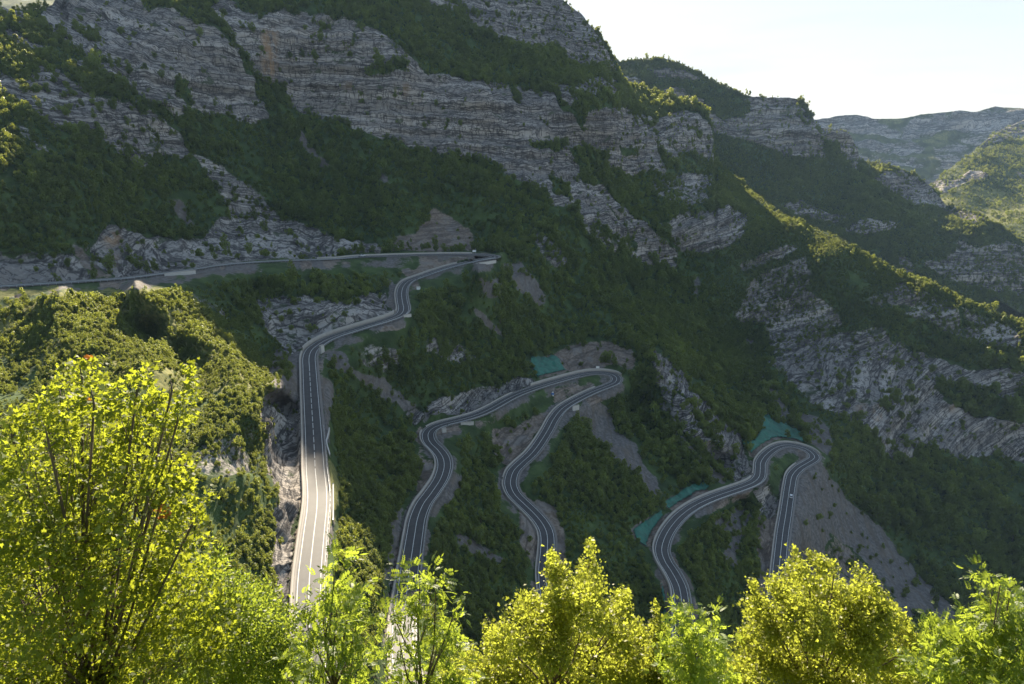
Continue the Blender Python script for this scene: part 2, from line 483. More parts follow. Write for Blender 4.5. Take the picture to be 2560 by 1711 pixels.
# spur below the upper road and the shelf at lower left
add('-150,770,262 -150,900,205 -150,1100,140 -150,1400,78 -150,1700,48 0,760,275 0,850,235 0,950,200 0,1050,165 200,760,270 200,900,205 200,1050,165 400,725,283 400,800,255 400,900,215 400,1000,185 600,940,222 690,975,222 560,900,232')
add('660,1030,205 668,1130,196 690,1250,176 684,1400,152 500,1100,168 500,1250,145 450,1400,120 300,1200,135 0,1200,120 0,1400,80 300,1500,82 600,1500,128 600,1600,115 600,1200,160 500,1650,95 300,1650,75 0,1650,52 700,1650,120 0,1790,42 400,1790,72 700,1790,104')
add('640,720,392 640,800,345 660,900,306 690,1000,262 710,900,312 800,700,420 800,780,366 900,700,440 560,800,318 500,725,330 480,770,292 705,1060,240 705,1120,222 730,1250,182 722,1400,156')
# shaded fold between the two lit ribs of the spur
add('340,702,280 420,772,258 500,842,243 580,906,229 150,722,270 250,812,238 330,872,221 420,932,205 300,762,280 370,832,261 440,888,243 500,930,228')
add('-640,760,240 -640,900,185 -640,1100,125 -640,1400,72 -640,1700,46 -400,760,255 -640,640,285 -640,500,310 -640,300,370 -640,100,480 -640,-100,640 -400,640,305 -400,300,385 -640,-260,720 3040,980,470 3040,1200,440 3040,1500,330 3040,1780,260')
# between the legs
add('900,900,322 950,900,345 950,1000,330 1050,1055,338 860,1000,300 850,1100,265 950,1100,300 1000,1200,262 900,1200,235 850,1300,195 950,1300,218 900,1400,178 950,1450,178 880,1550,146 930,1650,138')
add('1180,1180,302 1200,1100,336 1250,1060,360 1330,1020,386 1250,1300,262 1150,1300,248 1150,1450,212 1280,1450,232 1120,1560,180 1300,1560,205 1150,1650,160 1300,1650,185 1150,1790,140 1300,1790,160')
add('1450,1100,372 1500,1030,408 1600,1000,452 1560,1150,362 1450,1250,305 1600,1280,312 1500,1400,258 1600,1450,262 1500,1560,222 1650,1560,240 1700,1200,365 1800,1150,398 1820,1195,366 1800,1100,388 1750,1000,422 1700,950,442 1650,900,452 1500,1650,198 1650,1650,218 1500,1790,170 1700,1790,192')
add('1800,950,525 1850,1050,470 1750,900,545 1880,1090,420 1560,830,505 1620,870,480 1900,1000,520 1930,1060,470 1980,1080,470')
add('1850,1350,318 1850,1250,355 1800,1500,270 1800,1650,240 1920,1350,322 1900,1450,290')
# slopes between upper hairpin and second hairpin
add('1300,700,500 1300,800,470 1300,900,440 1400,850,490 1400,900,462 1400,750,540 1500,800,522 1100,750,430 1150,850,410 1100,950,366 1200,650,520 1260,670,515')
add('1600,780,575 1600,700,640 1700,800,605 1850,850,645 1700,700,670 1730,650,700 1800,740,650')
# ridge on the right
add('1817,505,760 1964,548,745 2084,592,705 2182,647,668 2302,700,640 2400,745,618 2560,810,582 2710,873,540 1900,550,735 1964,577,706 2084,618,672 2040,640,665 2000,612,690 2182,670,650 2302,718,622 2400,762,603 2560,826,568 2182,700,640 2302,750,612 2400,800,592 2560,870,556')
add('1900,700,680 2050,750,640 2100,850,610 2300,850,588 2560,900,545 2710,950,500 2050,950,545 2200,1000,505 2250,1100,482 2300,1150,470 2560,1110,500 2710,1110,490 2200,1200,445 2400,1300,425 2560,1300,440 2710,1300,440 2300,1450,375 2560,1500,368 2100,1300,385 2000,1400,332 2100,1500,316 2200,1550,308 2100,1200,410 2060,1060,482 2100,1000,515 2400,1650,290 2000,1650,262 2560,1650,300 2000,1790,235 2400,1790,255 2710,1790,280')
# mountain
add('-150,650,320 -150,500,340 -150,300,400 -150,100,520 0,650,330 0,550,345 0,420,375 0,300,420 0,200,470 0,50,560 100,20,600 200,600,382 200,450,410 200,350,440 200,200,500 200,60,600 400,620,440 400,500,480 400,350,530 450,250,562 450,100,600 450,0,650')
add('600,600,492 600,450,552 600,350,592 640,250,645 620,100,665 700,0,725 800,580,532 800,450,602 800,330,652 750,200,682 900,100,692 900,0,745 1000,600,542 1000,480,592 1000,360,652 1000,250,672 1000,150,692 1050,100,742 1100,0,852')
add('1200,620,548 1200,500,602 1200,400,662 1200,330,676 1200,220,692 1200,150,802 1300,0,905 1400,600,582 1400,480,640 1400,400,682 1400,300,702 1450,240,712 1350,180,780 1450,150,862 1400,50,920 1506,110,900 1549,190,900')
add('1540,250,765 1500,350,722 1500,450,690 1450,550,612 1550,600,640 1550,480,710 1600,400,770 1650,320,850 1720,330,880 1780,300,930 1780,380,900 1700,450,790 1680,560,700 1850,470,880 1600,240,930 1650,240,960 1560,360,745')
add('0,-100,760 -150,-100,720 300,-100,760 600,-100,850 900,-100,900 1200,-100,1000 1400,-100,1010 0,-260,900 600,-260,990 1000,-260,1050 1400,-260,1150 -150,-260,850')
for r in ROADS:
    for d in (-4.6, 4.6):
        l = offs(r, d)
        u, v = project(l)
        last = None
        for a, b, y in zip(u, v, l[:, 1]):
            if last is None or math.hypot(a - last[0], b - last[1]) > 22:
                CTRL.append((a, b, y)); last = (a, b)

TOP_MAIN = [(-640, -60), (-300, 20), (-160, 30), (0, 14), (25, 22), (60, 24), (110, 20), (128, 10), (150, -20), (170, -140), (300, -230), (1250, -230), (1370, -140), (1400, -15), (1408, 0), (1428, 14), (1451, 33), (1480, 66), (1506, 98), (1530, 130), (1549, 172), (1556, 200), (1580, 214), (1640, 228), (1700, 255), (1750, 266), (1768, 280), (1778, 305), (1784, 345), (1787, 400), (1800, 414), (1830, 436), (1855, 455), (1890, 488), (1920, 512), (1964, 544), (2030, 569), (2084, 589), (2182, 644), (2302, 698), (2400, 742), (2560, 807), (2720, 872), (3040, 990)]

def outline(fn, u, seed, amp):
    P = np.array(fn, float)
    t = np.interp(u, P[:, 0], P[:, 1])
    z = np.zeros_like(u)
    return t + amp * fbm(np.stack([u / 14.0, z, z + seed], -1), 4, seed)

def paint(u, v, polys, seed, wob=5.0):
    """region masks for a sheet; outlines are roughened"""
    z = np.zeros_like(u)
    q = np.stack([u / 38.0, v / 38.0, z + seed], -1)
    q2 = np.stack([u / 13.0, v / 13.0, z + seed + 9], -1)
    uu = u + wob * 2.2 * fbm(q, 4, seed, 0.6) + wob * 1.5 * fbm(q2, 3, seed + 2, .6); vv = v + wob * 2.2 * fbm(q + 31.7, 4, seed + 5, 0.6) + wob * 1.5 * fbm(q2 + 11.3, 3, seed + 8, .6)
    m = np.zeros(u.shape + (4,), np.float32)
    veg = np.ones(u.shape, np.float32); th = np.zeros(u.shape, np.float32)
    idx = {'rock': 0, 'scree': 1, 'earth': 2, 'grass': 3, 'veg': -1}
    for cls, st, vg, theta, poly in polys:
        i = inpoly(uu, vv, poly)
        if not i.any(): continue
        m[i] = 0
        if idx[cls] >= 0: m[i, idx[cls]] = st
        veg[i] = vg
        if theta is not None: th[i] = theta
    return m, veg, th

def P_(s):
    return [tuple(float(x) for x in t.split(',')) for t in s.split()]

POLY = []
def pg(cls, st, vg, th, s): POLY.append((cls, st, vg, th, P_(s)))
# bedding direction of broad regions first
pg('veg', 0, 1.0, -16, '-200,-400 700,-400 690,330 600,600 -200,760')
pg('veg', 0, 1.0, 20, '1640,560 1830,500 2720,870 2720,1260 2240,1160 1900,1000 1640,880')
pg('rock', 1, .02, -16, '123,12 150,-260 330,-260 360,15 435,24 495,57 540,78 593,120 605,168 632,192 636,228 660,270 674,300 630,312 563,288 510,290 495,270 444,288 405,264 354,237 324,216 270,195 222,150 210,132 168,99 129,78 99,36')
pg('veg', 0, .8, -16, '200,60 215,78 268,108 250,112 205,92')
pg('veg', 0, .9, -16, '440,195 470,200 490,262 480,270 452,235')
pg('rock', 1, .1, -16, '0,15 45,24 69,39 63,66 30,54 -160,39 -160,20')
pg('rock', .9, .1, -18, '9,66 48,72 84,99 120,120 99,132 60,123 18,99')
pg('rock', .8, .1, -18, '162,138 192,141 228,168 192,162')
pg('rock', .95, .10, -14, '-160,170 0,177 36,195 60,198 90,168 102,153 129,156 186,207 228,240 270,249 345,258 387,279 405,294 450,336 462,360 495,387 459,399 414,387 375,399 366,435 339,426 309,402 279,363 240,336 198,318 156,324 126,306 84,279 45,261 0,240 -160,230')
pg('rock', .55, .55, -16, '30,290 70,315 100,350 150,380 240,420 330,470 250,440 160,400 90,380 50,340')
pg('rock', 1, .02, -3, '560,-40 590,10 618,33 645,36 648,60 669,39 720,18 729,30 756,27 810,33 855,48 888,51 918,63 954,75 996,111 1023,141 1074,180 1092,183 1128,189 1155,195 1223,201 1260,211 1299,220 1368,232 1392,250 1404,277 1440,286 1455,310 1461,367 1428,376 1455,424 1449,448 1515,472 1539,499 1572,532 1518,568 1464,556 1440,520 1431,514 1380,514 1371,475 1326,457 1269,433 1255,412 1230,402 1170,398 1110,387 1050,372 1011,360 1005,345 945,339 885,318 840,300 786,288 756,276 726,264 717,234 714,210 660,207 636,180 618,135 596,120 560,70 520,20')
pg('veg', 0, 1, 0, '915,168 1017,159 1020,183 915,189')
pg('veg', 0, 1, 0, '1317,355 1386,352 1434,367 1392,379 1320,370')
pg('veg', 0, 1, 0, '1272,220 1290,220 1296,262 1281,256')
pg('veg', 0, .7, 0, '1380,430 1420,455 1435,500 1390,490 1370,450')
pg('rock', .95, .08, -8, '1035,-60 1000,-230 1390,-230 1408,0 1451,33 1506,98 1551,180 1553,198 1510,170 1458,160 1422,148 1416,124 1395,110 1350,115 1300,108 1260,99 1218,72 1170,54 1149,27 1110,27 1060,10')
pg('rock', .9, .1, -3, '1356,193 1386,196 1428,214 1440,238 1434,268 1410,250 1392,232 1368,211')
pg('rock', .9, .2, -3, '1440,214 1476,196 1524,187 1545,202 1545,238 1494,238 1476,244 1443,250')
pg('rock', 1, .04, -4, '1461,304 1470,283 1497,268 1545,263 1572,268 1590,292 1605,319 1614,340 1638,358 1662,418 1668,442 1626,427 1614,430 1581,439 1545,421 1512,421 1500,400 1536,388 1467,373 1459,349')
pg('veg', 0, .8, 0, '1540,372 1585,368 1600,385 1560,392')
pg('rock', 1, .06, 0, '1590,292 1602,283 1626,295 1629,316 1650,298 1671,286 1707,277 1746,280 1764,304 1779,300 1790,391 1764,394 1716,379 1680,400 1650,379 1620,340')
pg('rock', .9, .15, 0, '1692,433 1710,430 1752,436 1794,439 1797,457 1755,472 1692,451')
pg('rock', .6, .5, 12, '1614,445 1668,445 1755,472 1788,502 1710,526 1668,499 1632,490')
pg('rock', 1, .08, 15, '1648,563 1714,536 1816,512 1840,524 1879,536 1861,584 1828,611 1792,629 1738,638 1699,629 1675,599')
pg('rock', 1, .06, -6, '1545,535 1600,548 1624,557 1645,590 1690,626 1693,680 1660,668 1600,650 1560,620 1520,575')
pg('rock', .55, .55, -6, '1440,540 1510,580 1560,625 1540,650 1480,610')
pg('rock', .6, .5, 5, '1330,560 1390,600 1420,650 1400,680 1350,640')
pg('rock', .9, .15, 22, '1849,665 1900,635 1975,611 2005,614 1945,644 1888,668 1858,677')
pg('rock', .8, .35, 22, '1885,686 2020,635 2026,728 2095,770 2110,815 1990,860 1930,887 1915,815 1834,800')
pg('rock', 1, .08, 20, '1921,908 1990,860 2095,830 2200,815 2244,854 2330,890 2420,920 2560,930 2720,950 2720,1190 2560,1158 2487,1136 2410,1147 2377,1136 2322,1112 2289,1120 2273,1158 2234,1153 2201,1109 2158,1070 2092,1032 2048,1021 2010,985 1960,940')
pg('rock', .68, .40, 20, '2150,760 2250,700 2400,760 2560,830 2560,880 2400,850 2250,780')
pg('veg', 0, .8, 20, '2330,960 2400,950 2560,1010 2560,1060 2440,1040 2360,1000')
pg('rock', 1, .15, 22, '1609,851 1658,884 1713,944 1730,977 1774,1010 1807,1043 1850,1087 1878,1136 1881,1180 1839,1202 1807,1180 1763,1136 1719,1092 1658,1032 1637,933')
pg('scree', 1, .03, None, '1664,1065 1697,1087 1735,1125 1774,1164 1812,1191 1807,1208 1779,1208 1763,1175 1708,1125')
pg('scree', 1, .0, None, '1428,1030 1490,990 1518,1037 1545,1085 1585,1112 1605,1150 1640,1197 1655,1240 1628,1238 1596,1188 1555,1166 1508,1122 1472,1075')
pg('scree', 1, .05, None, '1988,1202 2048,1150 2092,1213 2136,1268 2202,1323 2229,1356 2267,1405 2322,1460 2382,1526 2399,1559 2350,1575 2295,1531 2240,1590 1971,1590 1960,1450 1966,1378 1982,1290')
pg('earth', .6, .12, None, '2080,1330 2140,1380 2200,1450 2240,1500 2200,1510 2120,1440 2060,1380')
pg('earth', 1, .15, 15, '1889,1273 1944,1246 1938,1345 1933,1454 1929,1500 1889,1500 1894,1372')
pg('rock', 1, .1, 15, '1883,1229 1927,1202 1949,1246 1938,1290 1905,1290')
pg('scree', .8, .3, None, '1780,1290 1850,1260 1880,1290 1860,1330 1840,1420 1800,1400 1840,1330 1790,1320')
pg('earth', .9, .05, None, '1330,1245 1390,1270 1410,1320 1415,1370 1425,1420 1385,1410 1380,1330 1360,1290')
pg('earth', 1, .03, None, '1296,1255 1320,1285 1345,1320 1352,1370 1346,1405 1320,1400 1300,1340')
pg('earth', .9, .1, 10, '1222,1068 1290,1068 1343,1030 1379,1025 1358,1056 1328,1107 1297,1140 1261,1163 1238,1132')
pg('earth', .85, .05, 5, '1384,887 1410,866 1476,851 1520,854 1584,872 1589,907 1584,928 1532,923 1456,923 1420,928 1415,918')
pg('earth', .75, .08, None, '1384,969 1456,948 1494,959 1456,984 1410,1005 1379,1012')
pg('rock', 1, .05, 12, '1066,1031 1075,1010 1120,990 1200,969 1251,959 1297,946 1338,951 1328,964 1290,979 1240,1000 1186,1028 1135,1041 1078,1048')
pg('scree', .95, .08, None, '815,876 853,881 879,907 905,930 956,945 989,968 1020,999 1080,1040 1068,1065 1040,1060 1000,1015 950,1000 894,940 853,920 820,894')
pg('rock', 1, 0, 20, '1007,1031 1051,1018 1068,1048 1038,1066')
pg('scree', .9, .06, None, '795,940 838,950 838,1000 828,1046 823,1077 812,1080 800,1000')
pg('grass', 1, .06, None, '812,1130 843,1179 853,1205 853,1230 833,1307 818,1330')
pg('scree', .8, .35, None, '1080,1260 1135,1260 1160,1190 1130,1180 1100,1230')
pg('scree', .9, .05, None, '1135,1320 1190,1350 1240,1390 1280,1405 1260,1412 1200,1395 1150,1360')
pg('earth', .6, .25, None, '1040,1130 1085,1150 1090,1190 1060,1230 1030,1240 1040,1190')
pg('scree', .85, .15, None, '980,1290 1010,1260 1000,1340 970,1450 955,1450 965,1360')
pg('rock', .95, .03, 8, '649,1021 754,1000 756,1149 758,1213 756,1245 734,1332 728,1400 720,1520 690,1520 680,1400 690,1332 695,1277 702,1234 681,1181 666,1096 656,1043')
pg('scree', .9, .12, 8, '690,870 758,880 758,1000 650,1020 650,960 670,920')
pg('rock', .5, .55, 0, '440,1120 640,1060 660,1120 680,1181 560,1190 450,1170')
pg('rock', 1, .05, 2, '640,750 700,745 751,743 802,753 904,748 935,723 966,728 966,764 986,776 930,802 853,825 790,843 751,868 735,880 680,840 650,800')
pg('scree', 1, 0, None, '968,690 992,712 990,776 966,764')
pg('rock', .6, .55, 0, '905,855 981,868 1007,920 960,935 905,905')
pg('rock', .58, .6, 2, '1058,840 1161,860 1212,895 1150,910 1058,890')
pg('rock', .5, .4, -16, '400,730 470,720 540,760 600,800 560,800 480,770')
pg('scree', 1, .05, None, '1186,766 1211,789 1242,822 1262,835 1245,843 1211,812 1186,784')
pg('scree', .95, .1, None, '1262,655 1300,665 1330,695 1368,745 1340,768 1310,740 1275,700 1255,670')
pg('scree', .8, .3, None, '1195,700 1250,697 1262,730 1235,745 1205,735')
pg('rock', .95, .04, -8, '-160,640 0,624 46,627 143,634 179,634 238,606 271,563 320,578 371,599 440,611 486,596 512,588 550,543 708,543 768,554 845,603 932,609 960,615 960,628 840,636 700,644 600,655 480,668 330,692 200,700 0,712 -160,725')
pg('earth', .8, .02, None, '182,600 210,620 240,650 290,690 250,690 215,660 190,635')
pg('rock', .7, .3, -10, '477,384 548,406 620,455 691,527 713,548 581,543 537,466')
pg('earth', .85, .04, None, '965,598 1042,576 1080,515 1141,554 1185,592 1190,625 1097,628 976,631')
pg('earth', .8, .06, None, '997,679 1071,659 1160,643 1186,648 1109,674 1020,700')
pg('scree', .9, .1, None, '732,321 765,336 774,369 810,393 825,411 822,426 804,414 768,378 750,345')
pg('scree', .9, .05, None, '765,375 780,378 775,392 762,390')
pg('scree', .9, .05, None, '800,408 822,418 818,430 805,428')
pg('scree', .9, .05, None, '948,429 966,441 975,456 954,456')
pg('scree', .9, .05, None, '920,370 933,380 930,394 922,388')
pg('scree', .8, .3, None, '420,490 450,500 480,540 490,560 470,560 440,530')
pg('scree', 1, .0, None, '1732,689 1747,695 1750,722 1742,760 1736,724')
pg('scree', 1, .05, None, '1837,854 1888,845 1894,854 1864,866')
pg('scree', 1, .05, None, '1888,932 1903,938 1933,970 1960,1010 1975,1045 1950,1040 1915,975')
pg('scree', .85, .2, None, '1981,1033 2022,1031 2058,1051 2084,1110 2078,1143 2053,1128 2020,1107 2012,1084')
pg('grass', 1, .1, None, '-420,765 -160,735 0,728 120,716 170,712 140,722 40,735 0,750 -160,760')
pg('grass', .62, .85, None, '-160,760 0,760 170,720 400,720 520,790 640,900 690,975 600,1010 440,960 250,930 0,900 -160,900')
pg('grass', .7, .75, None, '-160,780 100,770 300,850 420,930 560,960 430,980 250,900 0,830 -160,830')
pg('veg', 0, 1.0, None, '1440,930 1465,930 1468,958 1445,960')

# green erosion mats lie on bare cut slopes
NETS = [('1323,895 1333,888 1364,892 1384,882 1417,925 1343,951 1330,928', 'green erosion mat above the middle hairpin beside the earth cut'),
        ('1905,1026 1925,1033 1940,1056 1968,1056 1986,1077 2012,1090 2013,1108 1968,1096 1930,1099 1889,1140 1874,1123 1853,1097 1884,1100 1900,1077 1902,1051', 'large dark green erosion mat draped above the lowest hairpin'),
        ('1658,1254 1686,1241 1737,1213 1763,1208 1778,1226 1737,1249 1686,1280 1668,1272', 'green erosion mat above the road, upper of the pair split by a rocky gully'),
        ('1584,1320 1614,1300 1650,1279 1668,1302 1648,1325 1632,1353 1619,1369 1599,1353', 'green erosion mat above the road bend, lower of the pair split by a rocky gully'),
        ('1650,1440 1671,1446 1681,1481 1679,1532 1668,1568 1650,1568 1658,1507', 'narrow green erosion mat along the road behind the yellow treetop')]
for q_, _l in NETS: pg('earth', .8, 0, None, q_)
for q_ in ('1345,952 1417,926 1420,935 1350,962', '1890,1142 1935,1103 2013,1108 2000,1118 1940,1112 1895,1150', '1670,1285 1778,1228 1790,1240 1690,1295', '1622,1370 1668,1304 1680,1300 1640,1370'): pg('earth', .6, 0, None, q_)

STAINS = [('650,80 690,75 690,190 665,200 655,150', .8), ('990,215 1025,210 1020,235 995,235', .45), ('860,210 890,205 888,222 860,222', .4), ('255,585 300,580 300,612 262,612', .7), ('270,632 300,628 298,648 275,645', .6), ('2190,1010 2215,1000 2210,1050 2190,1055', .6), ('2140,1000 2165,1000 2160,1030 2140,1030', .4), ('2370,990 2400,1000 2390,1030 2370,1020', .5)]

ROADMASK = {}
def conform(u, v, Y):
    """press the sheet to just under the road surface where the road runs"""
    M = np.zeros(u.shape, bool)
    for r in ROADS:
        a = offs(r, -4.9, -0.35); b = offs(r, 4.9, -0.35)
        au, av = project(a); bu, bv = project(b)
        for i in range(0, len(a) - 1):
            quad = [(au[i], av[i]), (bu[i], bv[i]), (bu[i + 1], bv[i + 1]), (au[i + 1], av[i + 1])]
            x0 = min(q[0] for q in quad); x1 = max(q[0] for q in quad); y0 = min(q[1] for q in quad); y1 = max(q[1] for q in quad)
            c0 = np.searchsorted(u[0], x0 - 3); c1 = np.searchsorted(u[0], x1 + 3)
            if c1 <= c0 or x1 < u[0, 0] or x0 > u[0, -1]: continue
            sub_v = v[:, c0:c1]
            rows = np.where(((sub_v >= y0 - 3) & (sub_v <= y1 + 3)).any(1))[0]
            if len(rows) == 0: continue
            r0, r1 = rows[0], rows[-1] + 1
            su = u[r0:r1, c0:c1]; sv = v[r0:r1, c0:c1]
            # quad grown a little
            cxq = sum(q[0] for q in quad) / 4; cyq = sum(q[1] for q in quad) / 4
            gq = [(cxq + (q[0] - cxq) * 1.08 + np.sign(q[0] - cxq) * 1.2, cyq + (q[1] - cyq) * 1.08 + np.sign(q[1] - cyq) * 1.2) for q in quad]
            ins = inpoly(su, sv, gq)
            if not ins.any(): continue
            p0 = a[i]; n = np.cross(b[i] - a[i], a[i + 1] - a[i]); n /= np.linalg.norm(n) + 1e-9
            d = ray(su, sv)
            yy = (p0 @ n) / (d @ n)
            Ys = Y[r0:r1, c0:c1]
            ok = ins & (yy > 20) & (yy < 900)
            Ys[ok] = yy[ok]
            M[r0:r1, c0:c1] |= ins
    return M

def sheet(name, ctrl, top, bottom, u0, u1, nc, nr, polys, mat, seed, far=1.0, c=0.03, use_road=False, stains=(), jag=3.0, rowpow=1.0, back=120.0):
    ucol = np.linspace(u0, u1, nc)
    vt = outline(top, ucol, seed, jag)
    s = np.linspace(0, 1, nr) ** rowpow
    vb = np.interp(ucol, [q[0] for q in bottom], [q[1] for q in bottom])
    U = np.repeat(ucol[None], nr, 0)
    kw = max(3, int(110 / (ucol[1] - ucol[0])))
    vts = np.convolve(np.pad(vt, kw, mode='edge'), np.ones(2 * kw + 1) / (2 * kw + 1), 'valid')
    pw = float(np.clip(0.6 * (vb - vt).min() / (np.abs(vt - vts).max() + 1e-6), 1.0, 8.0))
    V = vts[None] + s[:, None] * (vb - vts)[None] + (vt - vts)[None] * ((1 - s) ** pw)[:, None]
    f = rbf_fit(ctrl, c)
    k = 4
    Yc = f(np.linspace(u0, u1, nc // k)[None].repeat(nr // k, 0), upsample(V, (nr // k, nc // k)))
    Y = upsample(Yc, (nr, nc))
    rm = conform(U, V, Y) if use_road else np.zeros(U.shape, bool)
    m, veg, th = paint(U, V, polys, seed)
    st_ = np.zeros(U.shape, np.float32)
    z = np.zeros_like(U)
    for poly, a in stains:
        st_[inpoly(U, V, P_(poly))] = a
    st_ = blur(st_, 3).astype(np.float32)
    for ch in range(4):
        m[..., ch] = blur(m[..., ch], 2)
    veg = blur(veg, 1)
    # soft road mask
    rmf = np.clip(blur(rm.astype(np.float32), 2) * 1.6, 0, 1)
    if use_road:
        pad = rm.copy()
        for k2 in range(1, 9): pad[k2:, :] |= rm[:-k2, :]
        for k2 in range(1, 3): pad[:, k2:] |= rm[:, :-k2]; pad[:, :-k2] |= rm[:, k2:]
        nz_ = fbm(np.stack([U / 45, V / 45, z], -1), 3, 55)
        ring = np.clip(blur(blur(pad.astype(np.float32), 3), 2) * 1.15, 0, 1) * np.clip(0.58 + 0.9 * nz_, .05, 1)
        bare = m[..., 0] + m[..., 2] + m[..., 3] > .5
        m[..., 1] = np.maximum(m[..., 1], np.where(bare, 0, ring))
        m[..., 2] = np.maximum(m[..., 2], np.where(bare, 0, ring * (fbm(np.stack([U / 70, V / 70, z + 9], -1), 2, 57) > .18)))
    P = at_y(U, V, Y)
    # smooth outward normal
    gu = np.gradient(P, axis=1); gv = np.gradient(P, axis=0)
    N = np.cross(gv, gu)
    N /= np.linalg.norm(N, axis=-1)[..., None] + 1e-9
    flip = (N * P).sum(-1) > 0
    N[flip] *= -1
    for kk in range(3):
        N[..., kk] = blur(N[..., kk], 4)
    N /= np.linalg.norm(N, axis=-1)[..., None] + 1e-9
    t = np.radians(th)
    S = -P[..., 0] * np.sin(t) + P[..., 2] * np.cos(t) + 0.10 * P[..., 1] * np.sin(t)
    S = S + 2.5 * far * fbm(P / (70.0 * far), 3, seed + 3)
    rock = np.clip(m[..., 0] + 0.55 * m[..., 2], 0, 1)
    # ledges, joints and buttresses on rock; hummocks elsewhere
    Q = P.copy(); Q[..., 2] *= 0.30
    big = 1 - np.abs(fbm(Q / (46.0 * far), 3, seed + 11)) * 2.4
    jnt = 1 - np.abs(fbm(Q / (11.0 * far), 3, seed + 13)) * 2.6
    zS = np.stack([P[..., 0] / (110 * far), P[..., 1] / (110 * far), S / (8.0 * far)], -1)
    led = np.tanh(3.0 * fbm(zS, 2, seed + 21, 0.6))
    zS2 = np.stack([P[..., 0] / (45 * far), P[..., 1] / (45 * far), S / (3.4 * far)], -1)
    led2 = np.tanh(3.0 * vnoise(zS2, seed + 23))
    hum = fbm(P / (26.0 * far), 4, seed + 31)
    hum2 = fbm(P / (5.0 * far), 3, seed + 33)
    calm = 1 - np.clip(blur(rm.astype(np.float32), 14) * 3.0, 0, 1)
    D = rock * (-4.2 * big - 2.0 * jnt + 2.0 * led + 1.0 * led2 + 2.0) * far + (1 - rock) * (1.2 * hum + 2.2 * calm * hum + 0.35 * hum2) * far
    gully = smooth(0.80, 0.97, big) * smooth(-.1, .5, fbm(P / (60.0 * far), 2, seed + 41)) * (m[..., 0] > .5)
    m[..., 0] *= 1 - 0.6 * gully
    veg = np.maximum(veg, 0.45 * gully)
    dep = np.clip(Y / 250.0, 0.25, 1.0) if far == 1.0 else 1.0
    D = D * dep * (1 - rmf)
    edge = smooth(0, 0.03, s)[:, None]
    P = P + N * (D * (0.25 + 0.75 * edge))[..., None]
    for kk in range(4): m[..., kk] *= (1 - 0.0 * rmf)
    veg = veg * (1 - (rmf > 0.02))
    # back of the hill: fold the crest over, away from the viewer, and down
    rows = [P]
    top_row = P[0]
    hd = np.stack([top_row[:, 0] / top_row[:, 1], np.ones(nc), np.zeros(nc)], -1)      # straight back along each sight line
    extra = []
    for a, dz in ((back * 2.2, -back * 1.6), (back * 1.1, -back * 0.55), (back * 0.35, -back * 0.10)):
        e = top_row + hd * a; e[:, 2] += dz
        extra.append(e)
    G = np.concatenate([np.stack(extra, 0), P], 0)
    ne = len(extra)
    nR = nr + ne
    idx = np.arange(nR * nc).reshape(nR, nc)
    faces = np.stack([idx[:-1, :-1], idx[1:, :-1], idx[1:, 1:], idx[:-1, 1:]], -1).reshape(-1, 4)
    o = link_mesh(name, G.reshape(-1, 3), faces, mat, shade=True)
    me = o.data
    mm = np.concatenate([np.repeat(m[:1], ne, 0), m], 0).astype(np.float32)
    at_ = me.attributes.new('mask', 'FLOAT_COLOR', 'POINT'); at_.data.foreach_set('color', mm.ravel())
    SS = np.concatenate([np.repeat(S[:1], ne, 0), S], 0).astype(np.float32)
    at_ = me.attributes.new('strata', 'FLOAT', 'POINT'); at_.data.foreach_set('value', SS.ravel())
    st2 = np.concatenate([np.zeros((ne, nc), np.float32), st_], 0)
    at_ = me.attributes.new('stain', 'FLOAT', 'POINT'); at_.data.foreach_set('value', st2.ravel())
    tag(o, kind='structure')
    return dict(o=o, P=P, U=U, V=V, Y=Y, veg=veg, m=m, rm=rmf, N=N, nc=nc, nr=nr, vt=vt)

MAIN = sheet('mountain', CTRL, TOP_MAIN, [(-640, 1800), (3040, 1800)], -640, 3040, 1330, 700, POLY, M_terrain, 3, use_road=True, stains=STAINS, jag=4.0)

# second mountain
C3 = [tuple(float(x) for x in t.split(',')) for t in '1500,155,1600 1650,160,1560 1900,260,1420 2040,330,1370 1950,380,1350 1900,450,1310 2000,550,1240 1700,300,1450 1800,350,1380 2130,390,1430 2200,430,1400 2300,470,1360 2350,520,1310 2200,550,1230 2300,600,1190 2450,560,1200 2560,640,1150 2400,700,1130 2560,780,1110 2200,640,1190 1950,545,1220 2710,750,1100 2710,690,1120 1500,300,1470 1600,420,1370 1750,470,1320 2080,420,1370 2100,480,1320 2060,300,1420 2090,340,1390 2150,440,1360 2180,420,1440 2260,470,1370'.split()]
T3 = [(1480, 165), (1549, 153), (1580, 150), (1659, 146), (1702, 158), (1746, 180), (1790, 207), (1855, 235), (1899, 242), (1975, 243), (2002, 249), (2024, 276), (2044, 314), (2054, 320), (2084, 319), (2117, 328), (2134, 352), (2143, 396), (2166, 406), (2215, 409), (2250, 420), (2292, 437), (2330, 466), (2350, 490), (2362, 510), (2390, 517), (2444, 533), (2499, 562), (2560, 606), (2720, 690)]
PL3 = []
def p3(cls, st, vg, th, s): PL3.append((cls, st, vg, th, P_(s)))
p3('grass', .8, .7, 0, '1540,140 1700,140 1730,170 1640,168 1590,200 1560,190')
p3('rock', .9, .1, -6, '1590,178 1640,168 1720,182 1760,205 1720,202 1650,190')
p3('rock', 1, .04, 0, '1644,226 1710,223 1758,247 1775,280 1860,240 1974,240 1995,250 2037,296 2046,329 2064,350 2067,398 2025,392 1956,395 1929,374 1860,350 1790,330 1700,280')
p3('rock', .9, .1, 0, '1550,180 1600,200 1630,250 1600,260 1560,230')
p3('veg', 0, .9, 0, '1770,245 1850,230 1880,260 1860,290 1800,300')
